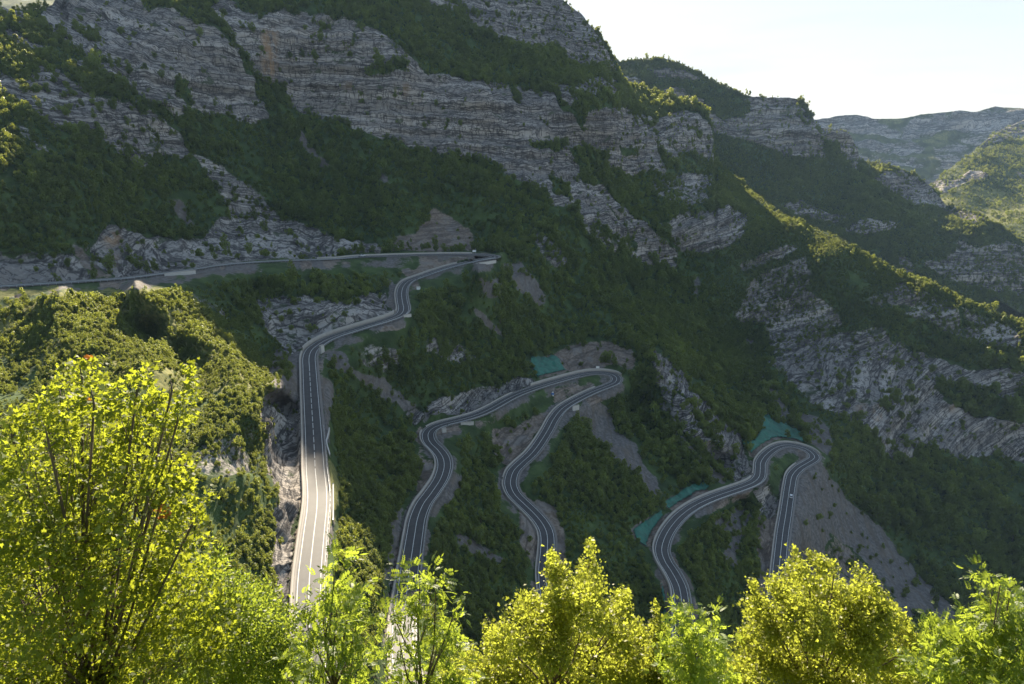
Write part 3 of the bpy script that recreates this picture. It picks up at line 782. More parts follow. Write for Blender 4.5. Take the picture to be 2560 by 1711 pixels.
p3('rock', 1, .04, 0, '2050,322 2094,314 2127,330 2146,371 2144,428 2121,410 2100,365 2064,350')
p3('grass', .9, .5, 10, '2160,408 2220,405 2230,420 2190,440 2170,430')
p3('rock', 1, .04, 0, '2181,446 2220,422 2259,425 2325,458 2361,500 2365,518 2280,512 2220,476')
p3('rock', .9, .15, 0, '1947,506 2004,500 2040,524 2088,536 2142,533 2088,566 2046,551 1986,539')
p3('rock', .9, .15, 10, '2100,572 2160,545 2208,554 2250,554 2247,569 2160,596')
p3('rock', .85, .2, 0, '2310,656 2370,644 2400,602 2460,620 2520,599 2720,660 2720,820 2480,730 2370,700')
p3('rock', .8, .3, 0, '2340,518 2409,524 2478,548 2430,560')
p3('rock', .7, .3, 0, '2230,640 2260,630 2290,660 2300,700 2260,690')
SECOND = sheet('second_mountain', C3, T3, [(1480, 480), (1800, 560), (2100, 700), (2400, 850), (2720, 950)], 1480, 2720, 420, 260, PL3, M_mid, 41, far=2.0, c=0.03, jag=3.0, back=200)

# green hill and the far plateau rim
C6 = [tuple(float(x) for x in t.split(',')) for t in '2330,455,1850 2440,376,2050 2500,330,2300 2560,312,2400 2710,285,2500 2400,470,1750 2460,450,1800 2560,400,2050 2710,400,2000 2450,520,1650 2560,500,1700 2560,580,1450 2710,600,1400 2380,540,1550 2710,720,1200'.split()]
T6 = [(2250, 520), (2300, 478), (2335, 455), (2360, 432), (2400, 405), (2440, 376), (2465, 352), (2480, 338), (2500, 326), (2520, 316), (2560, 300), (2600, 285), (2720, 270)]
PL6 = []
def p6(cls, st, vg, th, s): PL6.append((cls, st, vg, th, P_(s)))
p6('grass', .22, .6, 0, '2200,300 2720,200 2720,900 2200,900')
p6('rock', 1, .1, 0, '2325,460 2337,450 2394,444 2430,420 2475,446 2400,467 2358,490')
p6('rock', .9, .2, 0, '2465,350 2520,310 2600,280 2720,265 2720,340 2560,345 2480,360 2450,380')
p6('rock', .6, .4, 0, '2530,430 2580,420 2600,450 2550,450')
p6('grass', .75, .35, 0, '2340,500 2450,470 2600,500 2600,560 2450,570 2380,560')
GREEN = sheet('green_hill', C6, T6, [(2250, 640), (2720, 860)], 2250, 2720, 170, 200, PL6, M_far, 61, far=3.0, c=0.03, jag=2.0, back=300)
C5 = [tuple(float(x) for x in t.split(',')) for t in '1980,300,3250 2100,295,3250 2100,340,3210 2100,400,3050 2100,440,2900 2250,300,3300 2300,340,3170 2300,420,2900 2400,280,3250 2400,330,3180 2450,330,3120 2560,275,3300 2560,330,3100 2350,470,2750 2710,280,3300 2710,400,2900'.split()]
T5 = [(1960, 305), (2049, 297), (2095, 289), (2144, 287), (2182, 295), (2248, 297), (2275, 293), (2302, 286), (2350, 281), (2400, 277), (2425, 280), (2440, 279), (2462, 274), (2488, 266), (2510, 270), (2531, 271), (2560, 273), (2720, 278)]
PL5 = []
def p5(cls, st, vg, th, s): PL5.append((cls, st, vg, th, P_(s)))
p5('rock', .55, .3, 2, '1900,200 2800,200 2800,700 1900,700')
p5('rock', 1, 0, 2, '1960,300 2095,290 2180,296 2240,325 2240,340 2120,335 1960,335')
p5('rock', 1, 0, 4, '2255,340 2290,300 2400,282 2450,285 2540,290 2560,300 2480,330 2420,325 2330,335')
p5('grass', .5, .7, 0, '2200,294 2280,293 2260,310 2230,312')
p5('grass', .55, .6, 10, '2275,350 2380,325 2400,330 2330,365 2310,365')
p5('grass', .5, .6, 15, '2330,365 2400,335 2380,350 2340,372')
p5('veg', 0, .8, 2, '2050,336 2240,342 2250,352 2050,352')
p5('veg', 0, .8, 2, '2060,376 2330,386 2320,394 2060,386')
p5('veg', 0, .8, 3, '2120,410 2320,416 2330,440 2150,440')
p5('rock', .95, .05, 3, '2130,355 2320,360 2310,385 2150,375')
p5('rock', .9, .05, 3, '2140,385 2300,395 2320,415 2150,410')
p5('veg', 0, .8, 0, '2305,365 2325,365 2335,400 2350,415 2320,415')
FARM = sheet('far_mountain', C5, T5, [(1960, 480), (2300, 540), (2720, 560)], 1960, 2720, 240, 110, PL5, M_far, 81, far=5.0, c=0.03, jag=1.6, back=500)
# distant hills seen through the notch at upper left
CD = [(-300, -10, 3500), (0, -10, 3500), (300, -10, 3600), (-300, 60, 2600), (0, 60, 2600), (300, 60, 2700)]
DIST = sheet('distant_hill', CD, [(-300, -30), (60, 1), (300, -20)], [(-300, 90), (300, 90)], -300, 300, 60, 40, [('grass', .45, .5, 0, [(-400, -200), (400, -200), (400, 200), (-400, 200)])], M_far, 91, far=5.0, back=500, jag=1.0)

# low ground right under the viewpoint, below the frame, where the near trees root
gx = np.linspace(-40, 60, 90); gy = np.linspace(-6, 46, 60)
GX, GY = np.meshgrid(gx, gy)
GZ = -1.8 - 1.06 * np.clip(GY, 0, None) + 0.5 * fbm(np.stack([GX / 6, GY / 6, GX * 0], -1), 3, 5) * smooth(1, 8, GY)
def ground_z(x, y): return -1.8 - 1.06 * max(0.0, y)
idx = np.arange(90 * 60).reshape(60, 90)
near = link_mesh('near_hillside', np.stack([GX, GY, GZ], -1).reshape(-1, 3), np.stack([idx[:-1, :-1], idx[:-1, 1:], idx[1:, 1:], idx[1:, :-1]], -1).reshape(-1, 4), M_terrain, shade=True)
mm = np.zeros((90 * 60, 4), np.float32); mm[:, 3] = 0.35
a_ = near.data.attributes.new('mask', 'FLOAT_COLOR', 'POINT'); a_.data.foreach_set('color', mm.ravel())
tag(near, kind='structure')

# ------------------------------------------------------------------ air
hz = MB(); hz.box((0, 2300, 80), (9000, 5400, 860)) if False else hz.box((0, 1900, 25), (8000, 4600, 760))
hm, ht = new_mat('hazy_air'); hg = NT(ht)
pv = hg.n('ShaderNodeVolumePrincipled', ins={'Color': (0.46, 0.68, 1.0, 1), 'Density': HAZE_DENSITY, 'Anisotropy': 0.0})
hg.nt.links.new(pv.outputs[0], hg.n('ShaderNodeOutputMaterial').inputs['Volume'])
tag(hz.build('haze', hm), kind='stuff')

# ------------------------------------------------------------------ road surface, paint, barriers
def strip(name, r, d0, d1, dz, mat, parent=None, i0=0, i1=None, mask=None, ncross=2, across=False):
    ds = np.linspace(d0, d1, ncross)
    rows = np.stack([offs(r, d, dz, i0, i1) for d in ds], 1)
    n = len(rows)
    idx = np.arange(n * ncross).reshape(n, ncross)
    f = np.stack([idx[:-1, :-1], idx[:-1, 1:], idx[1:, 1:], idx[1:, :-1]], -1)
    if mask is not None:
        f = f[mask[:n - 1]]
    o = link_mesh(name, rows.reshape(-1, 3), f.reshape(-1, 4), mat, parent)
    if across:
        a = o.data.attributes.new('across', 'FLOAT', 'POINT'); a.data.foreach_set('value', np.repeat(ds[None], n, 0).astype(np.float32).ravel())
    return o

def near_idx(r, u, v):
    a, b = project(r['line'])
    return int(np.argmin((a - u) ** 2 + (b - v) ** 2))

def wall_strip(name, r, d, th, h0, h1, mat, i0, i1, parent=None):
    """a solid wall following the road edge"""
    prof = [(d - th / 2, h0), (d - th / 2, h1), (d + th / 2, h1), (d + th / 2, h0)]
    rows = np.stack([offs(r, a, b, i0, i1) for a, b in prof], 1)
    n = len(rows)
    idx = np.arange(n * 4).reshape(n, 4)
    fs = []
    for k in range(4):
        k2 = (k + 1) % 4
        fs.append(np.stack([idx[:-1, k], idx[:-1, k2], idx[1:, k2], idx[1:, k]], -1))
    f = np.concatenate(fs).reshape(-1, 4)
    f = np.vstack([f, [[idx[0, 0], idx[0, 1], idx[0, 2], idx[0, 3]]], [[idx[-1, 3], idx[-1, 2], idx[-1, 1], idx[-1, 0]]]])
    return link_mesh(name, rows.reshape(-1, 3), f, mat, parent)

def guardrail(r, d, i0, i1, label, grp='steel guardrails along the road edges'):
    i1 = min(i1, len(r['line']) - 1)
    c = r['line'][(i0 + i1) // 2]
    root = tag(empty('guardrail', (0, 0, 0)), label, 'guardrail', grp)
    wall_strip('rail', r, d, 0.12, 0.45, 0.80, M_steel, i0, i1, root)
    mb = MB()
    base = offs(r, d + (0.12 if d > 0 else -0.12), 0, i0, i1)
    step = max(2, int(math.ceil((i1 - i0) / 100)))
    me = None
    for k in range(0, len(base), step):
        if me is None:
            m_ = MB(); m_.box((0, 0, 0.1), (0.14, 0.14, 1.3)); o = m_.build('post', M_steel, root); me = o.data
        else:
            o = bpy.data.objects.new('post', me); COL.objects.link(o); o.parent = root
        o.location = base[k]
    return root

roads = []
names_done = []
for k, r in enumerate(ROADS):
    o = strip('road', r, -4.4, 4.4, 0.0, M_asphalt, ncross=7, across=True)
    tag(o, kind='structure')
    roads.append(o)
    s = r['s']
    strip('edge_line', r, -2.98, -2.80, 0.03, M_line, o)
    strip('edge_line', r, 2.80, 2.98, 0.03, M_line, o)
    msk = np.ones(len(s), bool)
    if k == 0:
        ia = near_idx(r, 773.4, 919.7); ib = near_idx(r, 789, 1185)
        dash = (((s - s[ia]) % 6.0) < 3.6)
        msk[ia:ib] = dash[ia:ib]
        ic = near_idx(r, 1100, 637)
        msk[:ic] = True
    strip('centre_line', r, -0.10, 0.10, 0.03, M_line, o, mask=msk)

R0, R1, R2 = ROADS
def seg(r, a, b):
    i, j = near_idx(r, *a), near_idx(r, *b)
    return (i, j) if i < j else (j, i)
# right/left are of travel; on the first road travel goes downhill from the far left
def barrier(r, d, a, b, label, h1=0.85, th=0.45, mat=None, h0=-1.0):
    i, j = seg(r, a, b)
    o = wall_strip('concrete_barrier', r, d, th, h0, h1, mat or M_concrete, i, j)
    return tag(o, label, 'barrier', 'concrete barriers along the road edges')
def gr(r, d, a, b, label):
    i, j = seg(r, a, b)
    return guardrail(r, d, i, j, label)

# upper road: rail on the valley side (right of travel), then hairpin
gr(R0, 3.9, (-420, 748), (892, 643.5), 'long guardrail on the valley side of the high road at left')
barrier(R0, -4.2, (800, 648), (1185, 636.5), 'low pale concrete wall behind the high hairpin, below the bare earth cut', 1.0)
gr(R0, -3.9, (1232, 645), (1030, 700), 'guardrail on the outer side just below the highest hairpin')
barrier(R0, 4.2, (1150, 660), (1003, 783), 'pale wall on the inside of the upper bend under the dark gully', 1.1, .5)
barrier(R0, 4.2, (1003, 784), (778, 880), 'tall pale wall at the foot of the layered cliff above the S bend', 2.2, .5)
gr(R0, -3.9, (1028, 701), (776, 882), 'guardrail on the valley side of the S bend')
barrier(R0, 4.2, (776.5, 882), (800, 1800), 'pale wall along the left edge of the long straight road', 1.1, .7)
gr(R0, -3.9, (782, 1070), (800, 1800), 'guardrail along the right edge of the sunlit straight road')
# second road
barrier(R1, -4.2, (1040, 1800), (1076, 1075), 'pale wall on the left edge of the middle road up to its bend', 1.0, .6)
gr(R1, 3.9, (1040, 1800), (1108, 1060), 'guardrail on the right edge of the middle road below its bend')
barrier(R1, -4.2, (1083, 1070), (1300, 984), 'low kerb wall under the layered rock cut of the middle road', .7, .5)
barrier(R1, -4.2, (1338, 970), (1541, 944), 'tall pale wall under the green mat and earth cut at the middle hairpin', 1.9, .5)
gr(R1, 3.9, (1110, 1060), (1440, 940), 'guardrail between the layered rock cut and the bushes inside the middle hairpin')
barrier(R1, 4.2, (1500, 973), (1277, 1200), 'pale wall on the left edge of the road descending from the middle hairpin', .9, .5)
gr(R1, -3.9, (1536, 958), (1388, 1045), 'guardrail above the small white culvert wall')
barrier(R1, 4.2, (1277, 1202), (1402, 1640), 'pale kerb wall on the left edge of the third descending road', .6, .5)
# third road
barrier(R2, -4.2, (1712, 1650), (1897, 1195), 'pale wall on the left edge of the road beside the three lower green mats', 1.1, .7)
barrier(R2, -4.2, (1899, 1190), (2034, 1140), 'pale wall round the lowest hairpin below the large green mat', 1.1, .6)
gr(R2, 3.9, (1712, 1600), (1900, 1180), 'guardrail on the right edge of the road climbing to the lowest hairpin')
barrier(R2, 4.2, (2005, 1166), (1925, 1640), 'pale wall on the left edge of the lowest road beside the dark rock cut', 1.0, .6)

# ------------------------------------------------------------------ scrub and trees on the slopes
def crown_mesh(name, seed, n=420, rx=1.0, rz=1.15, leaf=0.30):
    """crown of many leaf clumps in uneven lobes; base at z=0, radius about 1"""
    g = np.random.default_rng(seed)
    nl = 9
    ctr = np.stack([g.normal(0, .42, nl), g.normal(0, .42, nl), g.uniform(.45, 1.75, nl)], 1) * [rx, rx, rz]
    ctr[0] = [0, 0, 1.95 * rz * .92]
    rad = g.uniform(.34, .62, nl); rad[0] = .33
    wgt = rad ** 2 / (rad ** 2).sum()
    li = g.choice(nl, n, p=wgt)
    d = g.normal(size=(n, 3)); d /= np.linalg.norm(d, axis=1)[:, None]
    rr = rad[li] * g.uniform(.55, 1.12, n) ** .6
    c = ctr[li] + d * rr[:, None]
    c[:, 2] = np.abs(c[:, 2]) + .02
    nn = d + g.normal(0, .55, (n, 3)); nn /= np.linalg.norm(nn, axis=1)[:, None]
    a = np.cross(nn, g.normal(size=(n, 3))); a /= np.linalg.norm(a, axis=1)[:, None]
    b = np.cross(nn, a)
    sz = leaf * g.uniform(.45, 1.1, n)[:, None]
    v = np.stack([c - a * sz, c - b * sz * .62 + nn * sz * .12, c + a * sz, c + b * sz * .62 + nn * sz * .12], 1)
    me = bpy.data.meshes.new(name)
    me.vertices.add(4 * n); me.vertices.foreach_set('co', v.astype(np.float32).ravel())
    me.loops.add(4 * n); me.loops.foreach_set('vertex_index', np.arange(4 * n, dtype=np.int32))
    me.polygons.add(n); me.polygons.foreach_set('loop_start', np.arange(0, 4 * n, 4, dtype=np.int32))
    me.update(calc_edges=True)
    at_ = me.attributes.new('tint', 'FLOAT', 'FACE'); at_.data.foreach_set('value', g.uniform(0, 1, n).astype(np.float32))
    me.materials.append(M_scrub)
    return me

CROWNS = [crown_mesh('crown', 100 + i, n=(520, 460, 480, 420, 560)[i], rx=(1, .85, 1.1, .75, 1)[i], rz=(1.0, 1.3, .85, 1.6, 1.1)[i], leaf=(.21, .20, .22, .20, .20)[i]) for i in range(5)]
def trunk_mesh():
    mb = MB()
    mb.tube([(0, 0, -.6), (.03, .02, .3), (-.03, .05, .8), (.02, 0, 1.4)], [.10, .08, .06, .02], 5)
    mb.tube([(-.02, .04, .6), (.25, .1, 1.0), (.4, .15, 1.3)], [.045, .03, .012], 4)
    mb.tube([(0, .03, .5), (-.22, -.1, .95), (-.4, -.2, 1.2)], [.045, .03, .012], 4)
    me = bpy.data.meshes.new('trunk'); me.from_pydata([tuple(x) for x in mb.v], [], mb.f); me.materials.append(M_bark)
    return me
TRUNK = trunk_mesh()

def scatter(sh, n, seed, size, far_shrink=False, vmax=1800.0, roadpad=True):
    """random points on a sheet, as many per square metre as its plant cover asks for"""
    g = np.random.default_rng(seed)
    P = sh['P']; veg = sh['veg']
    e1 = P[1:, :-1] - P[:-1, :-1]; e2 = P[:-1, 1:] - P[:-1, :-1]
    ar = np.linalg.norm(np.cross(e1, e2), axis=-1)
    wv = veg[:-1, :-1]
    # patchy cover
    pat = fbm(P[:-1, :-1] / 22.0, 3, seed)
    d = wv * np.clip(0.75 + 1.1 * pat, 0.12, 1.4)
    sf = np.ones_like(d)
    if roadpad and sh['rm'].max() > 0:
        Uc, Vc, Yc = sh['U'][:-1, :-1], sh['V'][:-1, :-1], sh['Y'][:-1, :-1]
        sf = np.clip(Yc / 420.0, 0.48, 1.0)
        spur = (Uc < 700) & (Vc > 700) & (Vc < 1350)
        sf = np.where(spur, np.clip(Yc / 640.0, 0.34, 0.48), sf)
        d = np.where(spur, wv * np.clip(0.62 + 1.7 * fbm(P[:-1, :-1] / np.array([9.0, 30.0, 30.0]), 3, seed + 70), 0.16, 1.1) * 0.95, d)
        sf = np.where((Uc > 1800) & (Vc < 900), 0.52, sf)
        sf = np.where((Uc < 120) & (Vc < 560), 0.7, sf)
    wgt = np.minimum(ar, 60.0 if not far_shrink else 4000.0) * d / sf ** 2
    if roadpad and sh['rm'].max() > 0:
        rmk = sh['rm'][:-1, :-1] > 0.02
        pad = rmk.copy()
        for k in range(1, 13): pad[k:, :] |= rmk[:-k, :]          # nothing growing right in front of the road
        for k in (1, 2, 3): pad[:, k:] |= rmk[:, :-k]; pad[:, :-k] |= rmk[:, k:]
        wgt = wgt * ~pad
    wgt = wgt * (sh['V'][:-1, :-1] < vmax)
    p = wgt.ravel() / wgt.sum()
    cdf = np.cumsum(p)
    i = np.searchsorted(cdf, g.uniform(0, 1, n))
    i = np.minimum(i, len(p) - 1)
    r, c = np.unravel_index(i, wgt.shape)
    a, b = g.uniform(0, 1, n)[:, None], g.uniform(0, 1, n)[:, None]
    pos = P[r, c] + e1[r, c] * a + e2[r, c] * b
    sc = size * sf[r, c] * np.exp(g.normal(0, .33, n)) * np.clip(0.85 + .5 * fbm(pos / 35.0, 2, seed + 4), .5, 1.4)
    return pos, sc, sh['U'][r, c], sh['V'][r, c]

def forest(name, pos, sc, label, cat='scrub'):
    """ground cover too dense to count: one object, copies placed with geometry nodes"""
    n = len(pos)
    me = bpy.data.meshes.new(name)
    me.vertices.add(n); me.vertices.foreach_set('co', pos.astype(np.float32).ravel())
    g = np.random.default_rng(n)
    for nm, typ, val in (('size', 'FLOAT', sc), ('turn', 'FLOAT', g.uniform(0, 6.283, n)), ('tall', 'FLOAT', g.uniform(.85, 1.35, n))):
        a = me.attributes.new(nm, typ, 'POINT'); a.data.foreach_set('value', val.astype(np.float32))
    a = me.attributes.new('which', 'INT', 'POINT'); a.data.foreach_set('value', g.integers(0, 5, n).astype(np.int32))
    o = bpy.data.objects.new(name, me); COL.objects.link(o)
    ng = bpy.data.node_groups.new('scatter_' + name, 'GeometryNodeTree')
    ng.interface.new_socket('Geometry', in_out='INPUT', socket_type='NodeSocketGeometry')
    ng.interface.new_socket('Geometry', in_out='OUTPUT', socket_type='NodeSocketGeometry')
    gi = ng.nodes.new('NodeGroupInput'); go = ng.nodes.new('NodeGroupOutput')
    g2i = ng.nodes.new('GeometryNodeGeometryToInstance')
    for t in reversed(PROTO):
        oi = ng.nodes.new('GeometryNodeObjectInfo'); oi.inputs['Object'].default_value = t; oi.transform_space = 'ORIGINAL'
        ng.links.new(oi.outputs['Geometry'], g2i.inputs[0])
    iop = ng.nodes.new('GeometryNodeInstanceOnPoints')
    iop.inputs['Pick Instance'].default_value = True
    def attr(nm, typ='FLOAT'):
        a = ng.nodes.new('GeometryNodeInputNamedAttribute'); a.data_type = typ; a.inputs['Name'].default_value = nm
        return a.outputs['Attribute']
    cx = ng.nodes.new('ShaderNodeCombineXYZ'); ng.links.new(attr('turn'), cx.inputs[2])
    mt = ng.nodes.new('ShaderNodeMath'); mt.operation = 'MULTIPLY'
    s_ = attr('size'); ng.links.new(s_, mt.inputs[0]); ng.links.new(attr('tall'), mt.inputs[1])
    cs = ng.nodes.new('ShaderNodeCombineXYZ'); ng.links.new(s_, cs.inputs[0]); ng.links.new(s_, cs.inputs[1]); ng.links.new(mt.outputs[0], cs.inputs[2])
    ng.links.new(gi.outputs[0], iop.inputs['Points'])
    ng.links.new(g2i.outputs[0], iop.inputs['Instance'])
    ng.links.new(attr('which', 'INT'), iop.inputs['Instance Index'])
    ng.links.new(cx.outputs[0], iop.inputs['Rotation'])
    ng.links.new(cs.outputs[0], iop.inputs['Scale'])
    ng.links.new(iop.outputs[0], go.inputs[0])
    md = o.modifiers.new('scatter', 'NODES'); md.node_group = ng
    tag(o, label, cat, kind='stuff')
    return o

pos, sc, uu, vv = scatter(MAIN, 104000, 11, 1.75)
dist = np.linalg.norm(pos, axis=1)
app = sc / dist
vis = (uu > 0) & (uu < 2540) & (vv > 640) & (vv < 1480) & ((uu < 640) | (vv < 1480)) & ~((uu < 460) & (vv > 1080))
score = np.where(vis, app * np.where((uu < 700) & (vv > 680) & (vv < 1350), 1.25, 1.0), 0)
order = np.argsort(-score)
solo = order[:290]
rest = order[290:]
PROTO = []
tree_n = 0
def region(u, v):
    if u < 650 and v < 1010: return 'bushy young tree on the sunny spur below the high road at left', 'trees on the sunny spur below the high road'
    if u < 760: return 'bushy tree on the rocky slope between the spur crest and the sunlit straight road', 'trees left of the straight road'
    if u < 1010: return 'bushy tree between the straight road and the middle road', 'trees between the straight and the middle road'
    if u < 1330: return 'dark bushy tree between the middle road and the third descending road', 'trees between the middle and third road'
    if u < 1700: return 'dark bushy tree between the third road and the road beside the green mats', 'trees between the third and fourth road'
    return 'dark bushy tree around the lowest hairpin and gravel slope', 'trees around the lowest hairpin'
for k, i in enumerate(solo):
    lab, grp = region(uu[i], vv[i])
    root = tag(empty('bushy_tree', pos[i], rng.uniform(0, 6.28)), lab, 'tree', grp)
    s_ = sc[i] * 1.0
    root.scale = (s_, s_, s_ * rng.uniform(.9, 1.3))
    cr = bpy.data.objects.new('crown', CROWNS[k % 5]); COL.objects.link(cr); cr.parent = root
    tr = bpy.data.objects.new('trunk', TRUNK); COL.objects.link(tr); tr.parent = root
    if k < 5: PROTO.append(cr)
forest('hillside_scrub', pos[rest], sc[rest], 'dense dark green scrub and low trees covering the slopes of the main mountain')
p2, s2, _, _ = scatter(SECOND, 42000, 21, 1.9, True)
forest('mountain_scrub', p2, s2, 'hazy dark scrub on the second mountain behind the sunlit ridge')
p4, s4, _, _ = scatter(GREEN, 9000, 31, 1.9, True)
forest('hill_scrub', p4, s4, 'pale green scrub dotting the sunny far hill at right')

# ------------------------------------------------------------------ green erosion mats
def net_mat():
    m, t = new_mat('green_mat'); g = NT(t)
    pos = g.n('ShaderNodeNewGeometry').outputs['Position']
    nz = g.noise(pos, 0.25, 5, 0.65); nf = g.noise(pos, 1.6, 4)
    c = g.mix(g.sstep(nz, .3, .7), (0.012, 0.085, 0.055, 1), (0.022, 0.165, 0.115, 1))
    c = g.mix(g.math('MULTIPLY', g.sstep(nf, .5, .72), .55), c, (0.05, 0.07, 0.045, 1))
    b = g.n('ShaderNodeBsdfPrincipled', ins={'Base Color': c, 'Roughness': .7})
    g.out(b.outputs[0]); return m
M_net = net_mat()

def mat_patch(poly, label):
    sh = MAIN
    z = np.zeros_like(sh['U'])
    du = 3.0 * fbm(np.stack([sh['U'] / 12, sh['V'] / 12, z], -1)[..., :], 2, 77) if False else 0
    ins = inpoly(sh['U'], sh['V'], P_(poly)) & (sh['rm'] < 0.02)
    r, c = np.where(ins)
    if len(r) == 0: return
    r0, r1, c0, c1 = r.min() - 1, r.max() + 2, c.min() - 1, c.max() + 2
    P = sh['P'][r0:r1, c0:c1]; N = sh['N'][r0:r1, c0:c1]
    I = ins[r0:r1, c0:c1]
    P = P + N * (0.75 + 0.7 * fbm(P / np.array([2.0, 7.0, 4.0]), 4, 9))[..., None]
    idx = np.arange(P.shape[0] * P.shape[1]).reshape(P.shape[:2])
    f = np.stack([idx[:-1, :-1], idx[1:, :-1], idx[1:, 1:], idx[:-1, 1:]], -1)
    keep = I[:-1, :-1] & I[1:, :-1] & I[1:, 1:] & I[:-1, 1:]
    f = f[keep]
    used = np.unique(f); mp_ = np.full(idx.size, -1); mp_[used] = np.arange(len(used))
    o = link_mesh('erosion_mat', P.reshape(-1, 3)[used], mp_[f], M_net, shade=True)
    md = o.modifiers.new('thickness', 'SOLIDIFY'); md.thickness = 0.12
    return tag(o, label, 'erosion mat', 'green erosion mats on the cut slopes')
for poly, lab in NETS: mat_patch(poly, lab)

# ------------------------------------------------------------------ small things by the road
def hit(u, v):
    i = np.argmin((MAIN['U'] - u) ** 2 + (MAIN['V'] - v) ** 2)
    return MAIN['P'].reshape(-1, 3)[i]

def road_frame(r, u, v):
    i = near_idx(r, u, v)
    n = r['nrm'][i]
    return r['line'][i], math.atan2(n[0], -n[1]) if False else math.atan2(n[1], n[0]), i

def small_wall(name, u, v, size, rz, label, cat='retaining wall', mat=None, sink=0.3):
    p = hit(u, v)
    root = tag(empty(name, p, rz), label, cat)
    mb = MB(); mb.box((0, 0, size[2] / 2 - sink), size); mb.build('wall_face', mat or M_paleconc, root)
    cb = MB(); cb.box((0, 0, size[2] - sink + 0.09), (size[0] + .16, size[1] + .16, .18)); cb.build('coping', M_concrete, root)
    return root
small_wall('culvert_wall', 1440, 1026, (4.5, .8, 3.2), R(28), 'white concrete culvert wall below the road from the middle hairpin')
small_wall('culvert_wall', 1168, 1064, (7, .6, 1.8), R(10), 'grey concrete retaining wall under the guardrail right of the middle bend')
small_wall('culvert_wall', 1110, 1080, (2.2, 1.6, 2.2), R(20), 'small concrete box wall inside the middle bend')
small_wall('culvert_wall', 805, 882, (2.2, 1.2, 4.0), R(60), 'small white wall end inside the first bend below the S curve')
small_wall('culvert_wall', 1018, 793, (4.5, .6, 1.6), R(30), 'pale wall end under the guardrail on the outer S bend')
def ground_wall(pix, h, th, label):
    ln, _ = smoothline(np.array([hit(u, v) for u, v in pix]), 1.0)
    ln[:, 2] = np.convolve(np.pad(ln[:, 2], 4, mode='edge'), np.ones(9) / 9, 'valid')
    t2 = np.gradient(ln[:, :2], axis=0); t2 /= np.linalg.norm(t2, axis=1)[:, None]
    rr = dict(line=ln, nrm=np.stack([t2[:, 1], -t2[:, 0]], 1))
    root = tag(empty('stone_wall', (0, 0, 0)), label, 'wall')
    wall_strip('wall_face', rr, 0, th, -1.2, h, M_concrete, 0, len(ln), root)
    wall_strip('coping', rr, 0, th + .12, h, h + .12, M_paleconc, 0, len(ln), root)
ground_wall([(832, 1212), (833, 1250), (834, 1305)], .7, .35, 'thin straight concrete wall in dry grass right of the sunlit road')
ground_wall([(826, 1074), (818, 1090), (817, 1110), (824, 1140)], .5, .35, 'thin curved grey wall right of the shaded straight road')
small_wall('retaining_wall', 1100, 655, (30, .8, 1.2), R(25), 'low wall under the highest hairpin', sink=.5) if False else None
small_wall('retaining_wall', 450, 688, (15, .6, 2.0), R(36), 'pale retaining wall under the high road behind the sunlit bushes')
small_wall('retaining_wall', 1215, 662, (18, .6, 2.0), R(42), 'dark grey retaining wall below the highest hairpin')
small_wall('concrete_block', 1045, 722, (2.2, 2.0, 2.0), R(15), 'small white concrete block in bushes right of the upper bend', 'concrete block', M_white)

# white sign boards on the outside of the hairpins
def sign_board(r, u, v, d, wd, ht, label, post=1.0):
    i = near_idx(r, u, v)
    p = offs(r, d)[i]
    root = tag(empty('sign_board', p, 0.0), label, 'road sign')
    for sx in (-wd * .35, wd * .35):
        mb = MB(); mb.tube([(sx, .06, -.8), (sx, .06, post + ht)], .05, 8); mb.build('post', M_steel, root)
    mb = MB(); mb.box((0, 0, post + ht / 2), (wd, .05, ht)); mb.build('panel', M_white, root)
    return root
sign_board(R1, 1497, 934, -5.2, 2.3, 1.4, 'white sign board on the wall of the middle hairpin', 1.6)
sign_board(R0, 1187, 637, -5.0, 2.6, 1.5, 'white sign board on the wall of the highest hairpin', 1.0)

